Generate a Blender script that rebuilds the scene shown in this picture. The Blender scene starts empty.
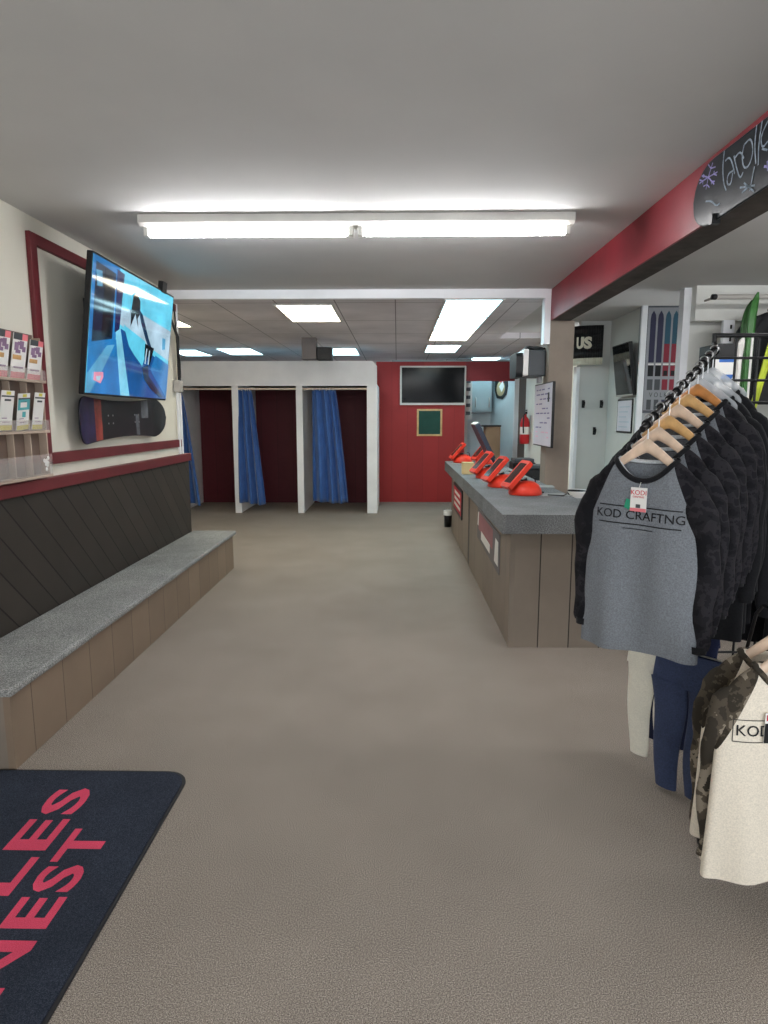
import bpy, math, random
from mathutils import Matrix, Vector
random.seed(7)
S = bpy.context.scene
COL = S.collection
PI = math.pi
V = Vector

# ------------------------------------------------------------------ camera data (also used to measure the room)
CH, CF = 1.65, 640.0
CP = math.atan(95 / CF)
CY = math.atan(13 / CF * math.cos(CP))
FW = V((-math.sin(CY) * math.cos(CP), math.cos(CY) * math.cos(CP), -math.sin(CP)))
RT = V((math.cos(CY), math.sin(CY), 0))
UP = RT.cross(FW)
CC = V((0, 0, CH))


def ray(px, py):
    return FW + RT * ((px - 384) / CF) - UP * ((py - 512) / CF)


def atx(px, py, X):
    d = ray(px, py); return CC + d * (X / d.x)


def aty(px, py, Y):
    d = ray(px, py); return CC + d * (Y / d.y)


def atz(px, py, Z):
    d = ray(px, py); return CC + d * ((Z - CH) / d.z)


# ------------------------------------------------------------------ materials
def lin(c):
    out = []
    for v in c[:3]:
        v /= 255.0
        out.append(v / 12.92 if v <= 0.04045 else ((v + 0.055) / 1.055) ** 2.4)
    return (*out, 1.0)


def base_mat(name):
    m = bpy.data.materials.new(name); m.use_nodes = True
    nt = m.node_tree
    return m, nt, nt.nodes['Principled BSDF']


def coords(nt, kind='Object', scale=None):
    tc = nt.nodes.new('ShaderNodeTexCoord')
    return tc.outputs[kind]


def noise(nt, vec, scale, detail=3, rough=.55):
    n = nt.nodes.new('ShaderNodeTexNoise')
    n.inputs['Scale'].default_value = scale
    n.inputs['Detail'].default_value = detail
    n.inputs['Roughness'].default_value = rough
    nt.links.new(vec, n.inputs['Vector'])
    return n.outputs['Fac']


def ramp(nt, fac, stops, interp='LINEAR'):
    r = nt.nodes.new('ShaderNodeValToRGB')
    r.color_ramp.interpolation = interp
    els = r.color_ramp.elements
    while len(els) < len(stops):
        els.new(0.5)
    for e, (p, c) in zip(els, stops):
        e.position = p; e.color = lin(c)
    nt.links.new(fac, r.inputs['Fac'])
    return r.outputs['Color']


def bump(nt, bs, h, strength=.2, dist=.01):
    b = nt.nodes.new('ShaderNodeBump')
    b.inputs['Strength'].default_value = strength
    b.inputs['Distance'].default_value = dist
    nt.links.new(h, b.inputs['Height'])
    nt.links.new(b.outputs['Normal'], bs.inputs['Normal'])


def mth(nt, op, a, b=None):
    n = nt.nodes.new('ShaderNodeMath'); n.operation = op
    for i, x in enumerate((a, b)):
        if x is None: continue
        if isinstance(x, (int, float)): n.inputs[i].default_value = x
        else: nt.links.new(x, n.inputs[i])
    return n.outputs[0]


def mixc(nt, fac, a, b):
    m = nt.nodes.new('ShaderNodeMix'); m.data_type = 'RGBA'
    for key, x in ((0, fac), (6, a), (7, b)):
        if isinstance(x, (int, float)): m.inputs[key].default_value = x
        elif isinstance(x, tuple): m.inputs[key].default_value = lin(x)
        else: nt.links.new(x, m.inputs[key])
    return m.outputs[2]


def shift(c, k):
    return tuple(max(0, min(255, v * k)) for v in c)


def paint(name, c, rough=.6, var=.06, scale=2.5, metal=0, bmp=.05, bscale=120, spec=.4):
    m, nt, bs = base_mat(name)
    o = coords(nt)
    f = noise(nt, o, scale, 4)
    col = ramp(nt, f, [(.3, shift(c, 1 - var)), (.7, shift(c, 1 + var))])
    nt.links.new(col, bs.inputs['Base Color'])
    bs.inputs['Roughness'].default_value = rough
    bs.inputs['Metallic'].default_value = metal
    bs.inputs['Specular IOR Level'].default_value = spec
    if bmp:
        bump(nt, bs, noise(nt, o, bscale, 2), bmp, .004)
    return m


def carpet(name, dark, mid, light, fine=260, big=1.1, stain=.1, bmp=.7):
    m, nt, bs = base_mat(name)
    o = coords(nt)
    f = noise(nt, o, fine, 2, .7)
    col = ramp(nt, f, [(.32, dark), (.5, mid), (.68, light)])
    f1 = noise(nt, o, fine * 2.1, 3, .8)
    col = mixc(nt, mth(nt, 'MULTIPLY', f1, .35), col, shift(mid, .55))
    f2 = noise(nt, o, big, 5, .6)
    st = ramp(nt, f2, [(.35, (255, 255, 255)), (.75, (int(255 * (1 - stain)),) * 3)])
    mm = nt.nodes.new('ShaderNodeMix'); mm.data_type = 'RGBA'; mm.blend_type = 'MULTIPLY'
    mm.inputs[0].default_value = 1
    nt.links.new(col, mm.inputs[6]); nt.links.new(st, mm.inputs[7])
    nt.links.new(mm.outputs[2], bs.inputs['Base Color'])
    bs.inputs['Roughness'].default_value = .95
    bs.inputs['Specular IOR Level'].default_value = .15
    bump(nt, bs, f, bmp, .006)
    return m


def fabric(name, c, var=.18, scale=160, rough=.9, sheen=.1, big=6):
    m, nt, bs = base_mat(name)
    o = coords(nt)
    f = noise(nt, o, scale, 3, .7)
    g = noise(nt, o, big, 3)
    s = mth(nt, 'ADD', mth(nt, 'MULTIPLY', f, .6), mth(nt, 'MULTIPLY', g, .4))
    col = ramp(nt, s, [(.35, shift(c, 1 - var)), (.65, shift(c, 1 + var))])
    nt.links.new(col, bs.inputs['Base Color'])
    bs.inputs['Roughness'].default_value = rough
    bs.inputs['Sheen Weight'].default_value = sheen
    bs.inputs['Specular IOR Level'].default_value = .2
    bump(nt, bs, f, .25, .003)
    return m


def camo_color(nt, o, tones, scale):
    w = noise(nt, o, scale, 2, .5)
    n2 = noise(nt, o, scale * 2.3, 3, .6)
    s = mth(nt, 'ADD', mth(nt, 'MULTIPLY', w, .65), mth(nt, 'MULTIPLY', n2, .35))
    k = len(tones)
    pts = [0, .43, .5, .57][:k]
    return ramp(nt, s, list(zip(pts, tones)), 'CONSTANT')


def camo(name, tones, scale=11):
    m, nt, bs = base_mat(name)
    o = coords(nt)
    nt.links.new(camo_color(nt, o, tones, scale), bs.inputs['Base Color'])
    bs.inputs['Roughness'].default_value = .85
    bs.inputs['Specular IOR Level'].default_value = .2
    bump(nt, bs, noise(nt, o, 220, 2), .2, .003)
    return m


def raglan(name, body, tones, scale=11, var=.1):
    """fabric of a raglan shirt: body colour in the middle, camouflage over the shoulder yokes"""
    m, nt, bs = base_mat(name)
    o = coords(nt)
    sp = nt.nodes.new('ShaderNodeSeparateXYZ'); nt.links.new(o, sp.inputs[0])
    ax = mth(nt, 'ABSOLUTE', sp.outputs['X'])
    lim = mth(nt, 'ADD', mth(nt, 'MULTIPLY', sp.outputs['Z'], -.42), .043)   # seam: from neck to armpit
    isy = mth(nt, 'GREATER_THAN', ax, lim)
    top = mth(nt, 'GREATER_THAN', sp.outputs['Z'], -.475)
    fac = mth(nt, 'MULTIPLY', isy, top)
    f = noise(nt, o, 190, 3, .7)
    bc = ramp(nt, f, [(.35, shift(body, 1 - var)), (.65, shift(body, 1 + var))])
    cc = camo_color(nt, o, tones, scale)
    nt.links.new(mixc(nt, fac, bc, cc), bs.inputs['Base Color'])
    bs.inputs['Roughness'].default_value = .9
    bs.inputs['Specular IOR Level'].default_value = .15
    bump(nt, bs, f, .2, .003)
    return m


def glow(name, c, strength, var=0):
    m, nt, bs = base_mat(name)
    bs.inputs['Base Color'].default_value = lin(c)
    bs.inputs['Roughness'].default_value = .5
    bs.inputs['Emission Color'].default_value = lin(c)
    bs.inputs['Emission Strength'].default_value = strength
    if var:
        o = coords(nt)
        f = noise(nt, o, 3, 2)
        col = ramp(nt, f, [(.3, shift(c, 1 - var)), (.7, c)])
        nt.links.new(col, bs.inputs['Emission Color'])
    return m


def screen(name, c, strength=.9):
    m, nt, bs = base_mat(name)
    o = coords(nt)
    f = noise(nt, o, 5, 3)
    col = ramp(nt, f, [(.3, shift(c, .88)), (.7, shift(c, 1.1))])
    bs.inputs['Base Color'].default_value = (.01, .01, .012, 1)
    bs.inputs['Roughness'].default_value = .06
    bs.inputs['Specular IOR Level'].default_value = .6
    nt.links.new(col, bs.inputs['Emission Color'])
    bs.inputs['Emission Strength'].default_value = strength
    return m


def clear(name, c, alpha=.25, rough=.05):
    m, nt, bs = base_mat(name)
    bs.inputs['Base Color'].default_value = lin(c)
    bs.inputs['Roughness'].default_value = rough
    bs.inputs['Alpha'].default_value = alpha
    o = coords(nt); f = noise(nt, o, 12, 2)
    bump(nt, bs, f, .05, .002)
    return m


def ceiling_tiles(name, c):
    """lay-in tiles 0.6 x 1.2 m with thin dark tee joints"""
    m, nt, bs = base_mat(name)
    o = coords(nt)
    sp = nt.nodes.new('ShaderNodeSeparateXYZ'); nt.links.new(o, sp.inputs[0])

    def line(v, step, off, w):
        t = mth(nt, 'ADD', v, off)
        t = mth(nt, 'FRACT', mth(nt, 'DIVIDE', t, step))
        t = mth(nt, 'ABSOLUTE', mth(nt, 'SUBTRACT', t, .5))
        return mth(nt, 'GREATER_THAN', t, .5 - w / step)
    l = mth(nt, 'MAXIMUM', line(sp.outputs['X'], .61, 6.12, .006), line(sp.outputs['Y'], 1.22, .58, .008))
    f = noise(nt, o, 1.3, 4)
    col = ramp(nt, f, [(.3, shift(c, .92)), (.7, shift(c, 1.05))])
    nt.links.new(mixc(nt, l, col, shift(c, .62)), bs.inputs['Base Color'])
    bs.inputs['Roughness'].default_value = .8
    bump(nt, bs, mth(nt, 'SUBTRACT', noise(nt, o, 90, 3), mth(nt, 'MULTIPLY', l, 2.)), .15, .004)
    return m


def boards(name, c, axis, step, off=0., w=.004, dark=.45, diag=False, rough=.55, var=.07):
    """boards with dark joints every step along axis ('X','Y','Z'); diag adds Z to make a 45 degree lay"""
    m, nt, bs = base_mat(name)
    o = coords(nt)
    sp = nt.nodes.new('ShaderNodeSeparateXYZ'); nt.links.new(o, sp.inputs[0])
    v = sp.outputs[axis]
    if diag:
        v = mth(nt, 'MULTIPLY', mth(nt, 'ADD', v, sp.outputs['Z']), .7071)
    t0 = mth(nt, 'DIVIDE', mth(nt, 'ADD', v, 100 * step + off), step)
    t = mth(nt, 'ABSOLUTE', mth(nt, 'SUBTRACT', mth(nt, 'FRACT', t0), .5))
    l = mth(nt, 'GREATER_THAN', t, .5 - w / step)
    wn = nt.nodes.new('ShaderNodeTexWhiteNoise'); wn.noise_dimensions = '1D'
    nt.links.new(mth(nt, 'FLOOR', t0), wn.inputs['W'])
    f = noise(nt, o, 3, 5)
    s = mth(nt, 'ADD', mth(nt, 'MULTIPLY', f, .6), mth(nt, 'MULTIPLY', wn.outputs['Value'], .4))
    col = ramp(nt, s, [(.25, shift(c, 1 - var)), (.75, shift(c, 1 + var))])
    nt.links.new(mixc(nt, l, col, shift(c, dark)), bs.inputs['Base Color'])
    bs.inputs['Roughness'].default_value = rough
    bs.inputs['Specular IOR Level'].default_value = .3
    bump(nt, bs, mth(nt, 'SUBTRACT', mth(nt, 'MULTIPLY', noise(nt, o, 60, 4), .15), l), .4, .006)
    return m


M = {}
M['carpet'] = carpet('floor_carpet', (92, 83, 76), (156, 145, 135), (222, 209, 197), 260, 1.3, .09, .02)
M['bench_carpet'] = carpet('bench_carpet', (98, 99, 99), (162, 163, 161), (218, 218, 214), 150, 3, .15, .3)
M['counter_carpet'] = carpet('counter_carpet', (84, 86, 89), (138, 140, 142), (190, 192, 193), 150, 3, .15, .3)
M['mat'] = carpet('mat_pile', (30, 35, 46), (54, 60, 74), (82, 89, 104), 330, 3, .15, .5)
M['mat_red'] = carpet('mat_red_pile', (214, 62, 92), (242, 84, 116), (250, 110, 136), 330, 3, .1, .4)
M['mat_rubber'] = paint('mat_rubber', (38, 38, 40), .7)
M['ceiling'] = paint('ceiling_paint', (198, 197, 195), .85, .03, .8, bmp=.08, bscale=40)
M['ceiling_tile'] = ceiling_tiles('ceiling_tile', (222, 217, 220))
M['cream'] = paint('cream_wall_paint', (226, 222, 208), .7, .03, 1.2, bmp=.06, bscale=60)
M['white'] = paint('white_paint', (240, 241, 244), .55, .03, 2)
M['offwhite'] = paint('off_white_paint', (226, 226, 220), .6, .03, 2)
M['ltblue'] = paint('light_blue_paint', (216, 226, 230), .6, .04, 1)
M['blue_grey'] = paint('blue_grey_paint', (164, 176, 180), .6, .05, 2)
M['maroon'] = paint('maroon_paint', (106, 36, 42), .5, .06, 3)
M['red'] = boards('red_wall_boards', (162, 48, 48), 'X', .3, .1, .003, .8, var=.03)
M['red_plain'] = paint('red_header_paint', (146, 42, 50), .5, .06, 2)
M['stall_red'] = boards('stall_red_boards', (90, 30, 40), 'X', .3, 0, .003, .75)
M['beam_red'] = paint('beam_red_paint', (132, 36, 47), .45, .12, 2.2, bmp=.1)
M['beam_raw'] = paint('beam_raw_wood', (66, 60, 56), .85, .25, 6, bmp=.3, bscale=30)
M['pillar'] = paint('pillar_tan_paint', (140, 128, 116), .7, .06, 3)
M['taupe_y'] = boards('taupe_boards_long', (136, 118, 101), 'Y', .30, .05, .003, .7)
M['taupe_c'] = boards('counter_front_boards', (142, 130, 118), 'Y', .61, .1, .002, .8)
M['taupe_x'] = boards('taupe_boards_end', (146, 134, 122), 'X', .22, .13, .004, .35)
M['taupe'] = paint('taupe_paint', (140, 128, 116), .6)
M['wainscot'] = boards('dark_diagonal_boards', (58, 53, 48), 'Y', .16, .02, .005, .35, True, .6, .1)
M['black'] = paint('black_plastic', (20, 20, 22), .45, .1, 20)
M['black_gloss'] = paint('black_screen_glass', (9, 9, 11), .14, .1, 5, bmp=0, spec=.12)
M['grey_gloss'] = paint('grey_screen_glass', (26, 27, 28), .06, .1, 5, bmp=0, spec=.6)
M['black_metal'] = paint('black_powder_coat', (18, 18, 20), .4, .1, 20)
M['steel'] = paint('brushed_steel', (190, 190, 192), .3, .05, 10, 1)
M['silver'] = paint('silver_plastic', (180, 176, 170), .4)
M['dgrey'] = paint('dark_grey_plastic', (74, 78, 82), .5)
M['housing'] = paint('fixture_white_enamel', (226, 224, 218), .4)
M['tube'] = glow('fluorescent_tube', (251, 251, 253), 20)
M['panel_cool'] = glow('panel_cool_diffuser', (190, 234, 246), 3.4, .15)
M['panel_warm'] = glow('panel_warm_diffuser', (255, 245, 222), 4.2, .1)
M['panel_rim'] = paint('panel_rim_enamel', (214, 212, 208), .5)
M['wood_lt'] = paint('pale_hanger_wood', (228, 200, 176), .45, .08, 14)
M['wood_md'] = paint('honey_hanger_wood', (216, 170, 112), .45, .1, 14)
M['wood_dk'] = paint('amber_hanger_wood', (198, 134, 76), .45, .1, 14)
M['wood_frame'] = paint('oak_frame_wood', (206, 168, 116), .5, .1, 10)
M['rod'] = paint('curtain_rod_wood', (222, 206, 188), .5, .05, 10)
M['shelf_wood'] = paint('brown_shelf_wood', (112, 66, 48), .6, .15, 8)
M['curtain'] = fabric('blue_satin', (56, 96, 160), .1, 90, .42, .3)
M['chalk_green'] = paint('chalkboard_green', (36, 72, 62), .8, .08, 4)
M['orange_red'] = paint('orange_red_plastic', (238, 62, 40), .38, .04, 6)
M['lcd'] = paint('lcd_dark', (66, 44, 42), .15, .2, 30)
M['board_white'] = paint('whiteboard_surface', (226, 224, 234), .2, .03, 2, bmp=0)
M['ink'] = paint('marker_ink', (104, 96, 136), .6)
M['ink_pink'] = paint('marker_ink_pink', (206, 160, 178), .6)
M['ink_black'] = paint('print_black', (24, 24, 28), .7)
M['card'] = paint('white_card', (238, 236, 232), .6, .02)
M['pink'] = paint('pink_print', (236, 130, 138), .6)
M['lilac'] = paint('lilac_print', (150, 120, 152), .6)
M['yellow'] = paint('yellow_print', (222, 210, 92), .6)
M['teal'] = paint('teal_print', (92, 178, 184), .6)
M['green_tag'] = paint('green_tag', (44, 150, 116), .6)
M['red_print'] = paint('red_print', (204, 44, 62), .6)
M['rack_taupe'] = paint('rack_taupe_plastic', (176, 158, 142), .45)
M['rack_dark'] = paint('rack_dark_taupe', (116, 98, 88), .5)
M['acrylic'] = clear('clear_acrylic', (226, 220, 216), .22)
M['clear_hanger'] = clear('clear_hanger_plastic', (232, 236, 240), .4, .12)
M['cardboard'] = paint('cardboard', (150, 122, 98), .8, .06)
M['note'] = paint('cream_note_paper', (232, 206, 150), .7)
M['ext_red'] = paint('extinguisher_red', (196, 36, 42), .35)
M['slate'] = paint('slate_blue_plastic', (58, 62, 78), .45)
M['chalk'] = paint('white_chalk', (146, 160, 174), .9, .2, 60)
M['chalk_lilac'] = paint('lilac_chalk', (156, 150, 204), .9, .15, 60)
M['deck'] = paint('snowboard_dark_deck', (26, 27, 32), .3, .2, 5, bmp=0)
M['deck_violet'] = paint('snowboard_violet_print', (42, 36, 70), .3, .3, 9, bmp=0)
M['deck_rust'] = paint('snowboard_rust_print', (132, 58, 50), .3, .3, 9, bmp=0)
M['deck_grey'] = paint('snowboard_grey_print', (96, 100, 106), .3, .3, 9, bmp=0)
M['chalkdeck'] = paint('chalkboard_deck', (40, 44, 48), .3, .14, 5, bmp=0, spec=.16)
M['gridblack'] = M['black_metal']
M['green_ski'] = paint('green_ski_top', (52, 108, 46), .35, .1, 8)
M['green_ski_lt'] = paint('bright_green_ski', (86, 190, 66), .35, .1, 8)
M['lime'] = paint('lime_ski_top', (196, 212, 54), .4, .08, 8)
M['blue_print'] = paint('blue_print', (58, 110, 190), .6)
M['navy_ski'] = paint('navy_ski_print', (50, 50, 78), .4)
M['teal_ski'] = paint('teal_ski_print', (42, 84, 104), .4)
M['red_ski'] = paint('crimson_ski_print', (136, 34, 54), .4)
M['poster_grey'] = paint('banner_grey', (150, 152, 158), .55)
M['poster_rim'] = paint('banner_dark_rim', (88, 90, 98), .5)
M['wall_grey'] = paint('grey_wall_paint', (166, 168, 170), .7)
M['panelwall'] = paint('pale_green_grey_board', (210, 211, 207), .6, .02, 2)
M['sign_cream'] = paint('sign_cream_print', (220, 214, 194), .6)
GT = [(20, 20, 24), (30, 29, 33), (42, 40, 44), (27, 26, 31)]
CT = [(54, 49, 42), (78, 70, 60), (132, 122, 108), (50, 46, 40)]
M['grey_raglan'] = raglan('grey_raglan_knit', (122, 126, 132), GT, 12)
M['black_camo'] = camo('black_camo_knit', GT, 12)
M['cream_raglan'] = raglan('cream_raglan_knit', (226, 216, 200), CT, 11, .05)
M['cream_knit'] = fabric('cream_knit', (224, 214, 198), .06, 160)
M['brown_camo'] = camo('brown_camo_knit', CT, 10)
M['black_knit'] = fabric('black_knit', (24, 24, 27), .2, 120)
M['grey_knit'] = fabric('grey_knit', (186, 190, 194), .12, 160)
M['white_knit'] = fabric('white_knit', (232, 228, 214), .05, 160)
M['navy_knit'] = fabric('navy_knit', (40, 46, 74), .15, 160)
M['slate_knit'] = fabric('slate_knit', (58, 68, 96), .15, 160)
M['jacket'] = fabric('black_jacket_nylon', (24, 25, 28), .2, 40, .55)
SC = {k: screen('screen_' + k, c, s * .36) for k, c, s in (
    ('cyan', (96, 202, 232), 1.0), ('pale', (176, 206, 224), .9), ('mid', (34, 118, 182), .95), ('deep', (22, 84, 150), .9),
    ('dark', (16, 40, 66), .8), ('navy', (34, 42, 92), .8), ('blk', (14, 26, 36), .6), ('lt', (92, 166, 206), .9), ('pink', (226, 150, 176), .9),
    ('sil', (24, 60, 92), .8), ('ice', (122, 196, 224), .95))}


# ------------------------------------------------------------------ mesh builder
class MB:
    def __init__(s):
        s.v, s.f, s.m, s.sm = [], [], [], []

    def add(s, vs, fs, mat=0, smooth=False, X=None):
        b = len(s.v)
        for p in vs:
            p = V(p)
            s.v.append(X @ p if X is not None else p)
        for f in fs:
            s.f.append([b + i for i in f]); s.m.append(mat); s.sm.append(smooth)
        return s

    def box(s, a, b, mat=0, X=None):
        x0, x1 = sorted((a[0], b[0])); y0, y1 = sorted((a[1], b[1])); z0, z1 = sorted((a[2], b[2]))
        vs = [(x, y, z) for z in (z0, z1) for y in (y0, y1) for x in (x0, x1)]
        fs = [(0, 2, 3, 1), (4, 5, 7, 6), (0, 1, 5, 4), (2, 6, 7, 3), (0, 4, 6, 2), (1, 3, 7, 5)]
        return s.add(vs, fs, mat, False, X)

    def tube(s, pts, r, n=10, mat=0, caps=True, X=None, flat=None):
        pts = [V(p) for p in pts]
        k = len(pts)
        rs = r if isinstance(r, (list, tuple)) else [r] * k
        vs, fs = [], []
        t0 = (pts[1] - pts[0]).normalized()
        a = t0.orthogonal().normalized() if flat is None else V(flat)
        for i, p in enumerate(pts):
            t = (pts[min(i + 1, k - 1)] - pts[max(i - 1, 0)])
            if t.length < 1e-9: t = t0
            t.normalize()
            a = a - t * a.dot(t)
            if a.length < 1e-6: a = t.orthogonal()
            a.normalize(); c = t.cross(a)
            for j in range(n):
                q = 2 * PI * j / n
                vs.append(p + a * (math.cos(q) * rs[i]) + c * (math.sin(q) * rs[i]))
        for i in range(k - 1):
            for j in range(n):
                j2 = (j + 1) % n
                fs.append((i * n + j, i * n + j2, (i + 1) * n + j2, (i + 1) * n + j))
        s.add(vs, fs, mat, True, X)
        if caps:
            s.add(vs[:n], [tuple(range(n - 1, -1, -1))], mat, False, X)
            s.add(vs[-n:], [tuple(range(n))], mat, False, X)
        return s

    def lathe(s, prof, n=24, mat=0, X=None, smooth=True):
        vs, fs = [], []
        k = len(prof)
        for r, z in prof:
            for j in range(n):
                q = 2 * PI * j / n
                vs.append((r * math.cos(q), r * math.sin(q), z))
        for i in range(k - 1):
            for j in range(n):
                j2 = (j + 1) % n
                fs.append((i * n + j, i * n + j2, (i + 1) * n + j2, (i + 1) * n + j))
        return s.add(vs, fs, mat, smooth, X)

    def prism(s, poly, d0, d1, mat=0, X=None, side=None):
        n = len(poly)
        vs = [(x, y, d0) for x, y in poly] + [(x, y, d1) for x, y in poly]
        s.add(vs, [tuple(range(n - 1, -1, -1)), tuple(range(n, 2 * n))], mat, False, X)
        s.add(vs, [(i, (i + 1) % n, n + (i + 1) % n, n + i) for i in range(n)], mat if side is None else side, False, X)
        return s

    def grid(s, nu, nv, fn, mat=0, closed=False, X=None, smooth=True):
        vs = [fn(i / (nu if closed else nu - 1), j / (nv - 1)) for j in range(nv) for i in range(nu)]
        fs = []
        for j in range(nv - 1):
            for i in range(nu if closed else nu - 1):
                i2 = (i + 1) % nu
                fs.append((j * nu + i, j * nu + i2, (j + 1) * nu + i2, (j + 1) * nu + i))
        return s.add(vs, fs, mat, smooth, X)

    def text(s, string, size, X, mat=0, d=.0015, align='CENTER', fn=None, sx=1, bold=0):
        vs, fs = text_mesh(string, size, d, align, bold)
        vs = [V((p[0] * sx, p[1], p[2])) for p in vs]
        if fn: vs = [fn(p) for p in vs]
        return s.add(vs, fs, mat, False, X)

    def build(s, name, mats, parent=None, bevel=0, solid=0, sub=0, kind=None, origin=None):
        if not isinstance(mats, (list, tuple)): mats = [mats]
        mats = [M[x] if isinstance(x, str) else x for x in mats]
        off = V((0, 0, 0))
        p = parent
        while p is not None:
            off += p.location; p = p.parent
        if parent is None:
            lo = V([min(v[i] for v in s.v) for i in range(3)]); hi = V([max(v[i] for v in s.v) for i in range(3)])
            loc = V(((lo.x + hi.x) / 2, (lo.y + hi.y) / 2, lo.z)) if origin is None else V(origin)
            if kind == 'structure': loc = V((0, 0, 0))
            off = loc
        me = bpy.data.meshes.new(name)
        me.from_pydata([tuple(v - off) for v in s.v], [], s.f)
        for mt in mats: me.materials.append(mt)
        me.polygons.foreach_set('material_index', s.m)
        me.polygons.foreach_set('use_smooth', s.sm)
        me.validate(); me.update()
        o = bpy.data.objects.new(name, me)
        COL.objects.link(o)
        if parent is None: o.location = off
        else: o.parent = parent
        if solid:
            md = o.modifiers.new('solid', 'SOLIDIFY'); md.thickness = solid; md.offset = 0
        if sub:
            md = o.modifiers.new('sub', 'SUBSURF'); md.levels = sub; md.render_levels = sub
        if bevel:
            md = o.modifiers.new('bevel', 'BEVEL'); md.width = bevel; md.segments = 2; md.limit_method = 'ANGLE'
        if kind: o['kind'] = kind
        return o


_tc = {}


def text_mesh(string, size, d, align, bold=0, space=1.0):
    key = (string, size, d, align, bold, space)
    if key not in _tc:
        cu = bpy.data.curves.new('t', 'FONT'); cu.body = string; cu.size = size; cu.extrude = d
        cu.align_x = align; cu.align_y = 'CENTER'; cu.resolution_u = 3; cu.offset = bold; cu.space_character = space
        o = bpy.data.objects.new('t', cu); COL.objects.link(o)
        dg = bpy.context.evaluated_depsgraph_get()
        me = o.evaluated_get(dg).to_mesh()
        _tc[key] = ([v.co.copy() for v in me.vertices], [tuple(p.vertices) for p in me.polygons])
        o.evaluated_get(dg).to_mesh_clear()
        bpy.data.objects.remove(o); bpy.data.curves.remove(cu)
    return _tc[key]


def PM(o, r, u):
    """plane matrix: x = r, y = u, z = outward normal"""
    r = V(r).normalized(); u = V(u); u = (u - r * u.dot(r)).normalized(); n = r.cross(u); o = V(o)
    return Matrix(((r.x, u.x, n.x, o.x), (r.y, u.y, n.y, o.y), (r.z, u.z, n.z, o.z), (0, 0, 0, 1)))


FRONT = lambda o: PM(o, (1, 0, 0), (0, 0, 1))        # faces the viewer (-Y)
EAST = lambda o: PM(o, (0, 1, 0), (0, 0, 1))         # faces +X
WEST = lambda o: PM(o, (0, -1, 0), (0, 0, 1))        # faces -X


def tag(o, label, cat, group=None):
    o['label'] = label; o['category'] = cat
    if group: o['group'] = group
    return o


def thing(name, loc, label, cat, group=None):
    o = bpy.data.objects.new(name, None); o.empty_display_size = .1
    o.location = loc; COL.objects.link(o)
    return tag(o, label, cat, group)


def copy_tree(o, parent=None):
    c = o.copy(); COL.objects.link(c); c.parent = parent
    for ch in [x for x in bpy.data.objects if x.parent == o]:
        copy_tree(ch, c)
    return c


def B(a, b, name, mat, parent=None, bevel=0, kind=None):
    return MB().box(a, b).build(name, mat, parent, bevel, kind=kind)


def st(a, b, name, mat, bevel=0):
    return B(a, b, name, mat, None, bevel, 'structure')


def rrect(x0, y0, x1, y1, r, n=6):
    pts = []
    for cx, cy, a0 in ((x1 - r, y0 + r, -PI / 2), (x1 - r, y1 - r, 0), (x0 + r, y1 - r, PI / 2), (x0 + r, y0 + r, PI)):
        for i in range(n + 1):
            a = a0 + PI / 2 * i / n
            pts.append((cx + r * math.cos(a), cy + r * math.sin(a)))
    return pts


# ------------------------------------------------------------------ ROOM SHELL
ZC, ZB = 2.88, 2.80
YH = 6.5
WX = -2.27
st((-5.2, -1.6, -.12), (5.2, 16.2, 0), 'floor', 'carpet')
st((WX - .2, -1.6, ZC), (5.2, YH, ZC + .12), 'ceiling', 'ceiling')
st((1.5, YH, ZC), (5.2, 9.75, ZC + .12), 'ceiling_side_room', 'ceiling')
st((-5.2, YH + .05, ZB), (1.5, 16.2, ZB + .12), 'ceiling_tiled', 'ceiling_tile')
st((1.5, 9.75, ZB), (2.5, 16.2, ZB + .12), 'ceiling_rear', 'ceiling_tile')
st((WX - .16, -1.6, 0), (WX, 6.72, ZC), 'wall_left', 'cream')
st((-5.2, 6.72, 0), (WX - .16, 6.86, ZC), 'wall_left_return', 'cream')
st((-5.2, 6.86, 0), (-5.06, 16.2, ZC), 'wall_left_rear', 'cream')
st((-5.06, 16.05, 0), (2.5, 16.2, ZC), 'wall_back', 'ltblue')
st((WX, YH - .02, ZB - .005), (1.46, YH + .05, ZC), 'trim_1', 'white')
# dark diagonal wainscot and its red cap
st((WX - .02, 2.2, 0), (WX + .02, 6.88, 1.19), 'wall_left_wainscot', 'wainscot')
st((WX - .02, 1.6, 1.185), (WX + .045, 6.9, 1.265), 'trim_2', 'maroon', .006)
# red picture-frame moulding on the left wall
st((WX, 4.06, 1.36), (WX + .03, 4.135, 2.775), 'trim_3', 'maroon', .004)
st((WX, 4.135, 2.705), (WX + .03, 6.70, 2.775), 'trim_4', 'maroon', .004)
st((WX, 4.135, 1.345), (WX + .03, 6.66, 1.42), 'trim_5', 'maroon', .004)
# front of the shop, behind the viewer: shopfront with two windows and a glass door
st((WX, -1.6, 0), (5.2, -1.45, .45), 'wall_front_sill', 'cream')
st((WX, -1.6, 2.5), (5.2, -1.45, ZC), 'wall_front_head', 'cream')
for k, x in enumerate((WX, -.62, .6, 2.6, 5.0)):
    st((x, -1.6, .45), (x + .2, -1.45, 2.5), 'wall_front_mullion' + ('' if k == 0 else '_%d' % k), 'cream')
pane = clear('shop_window_glass', (235, 245, 245), .06, .0)
for k, (a, b) in enumerate(((WX + .2, -.62), (-.42, .6), (.8, 2.6), (2.8, 5.0))):
    B((a, -1.535, .45), (b, -1.525, 2.5), 'window_%d' % (k + 1), pane, None, 0, 'structure')
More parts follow.
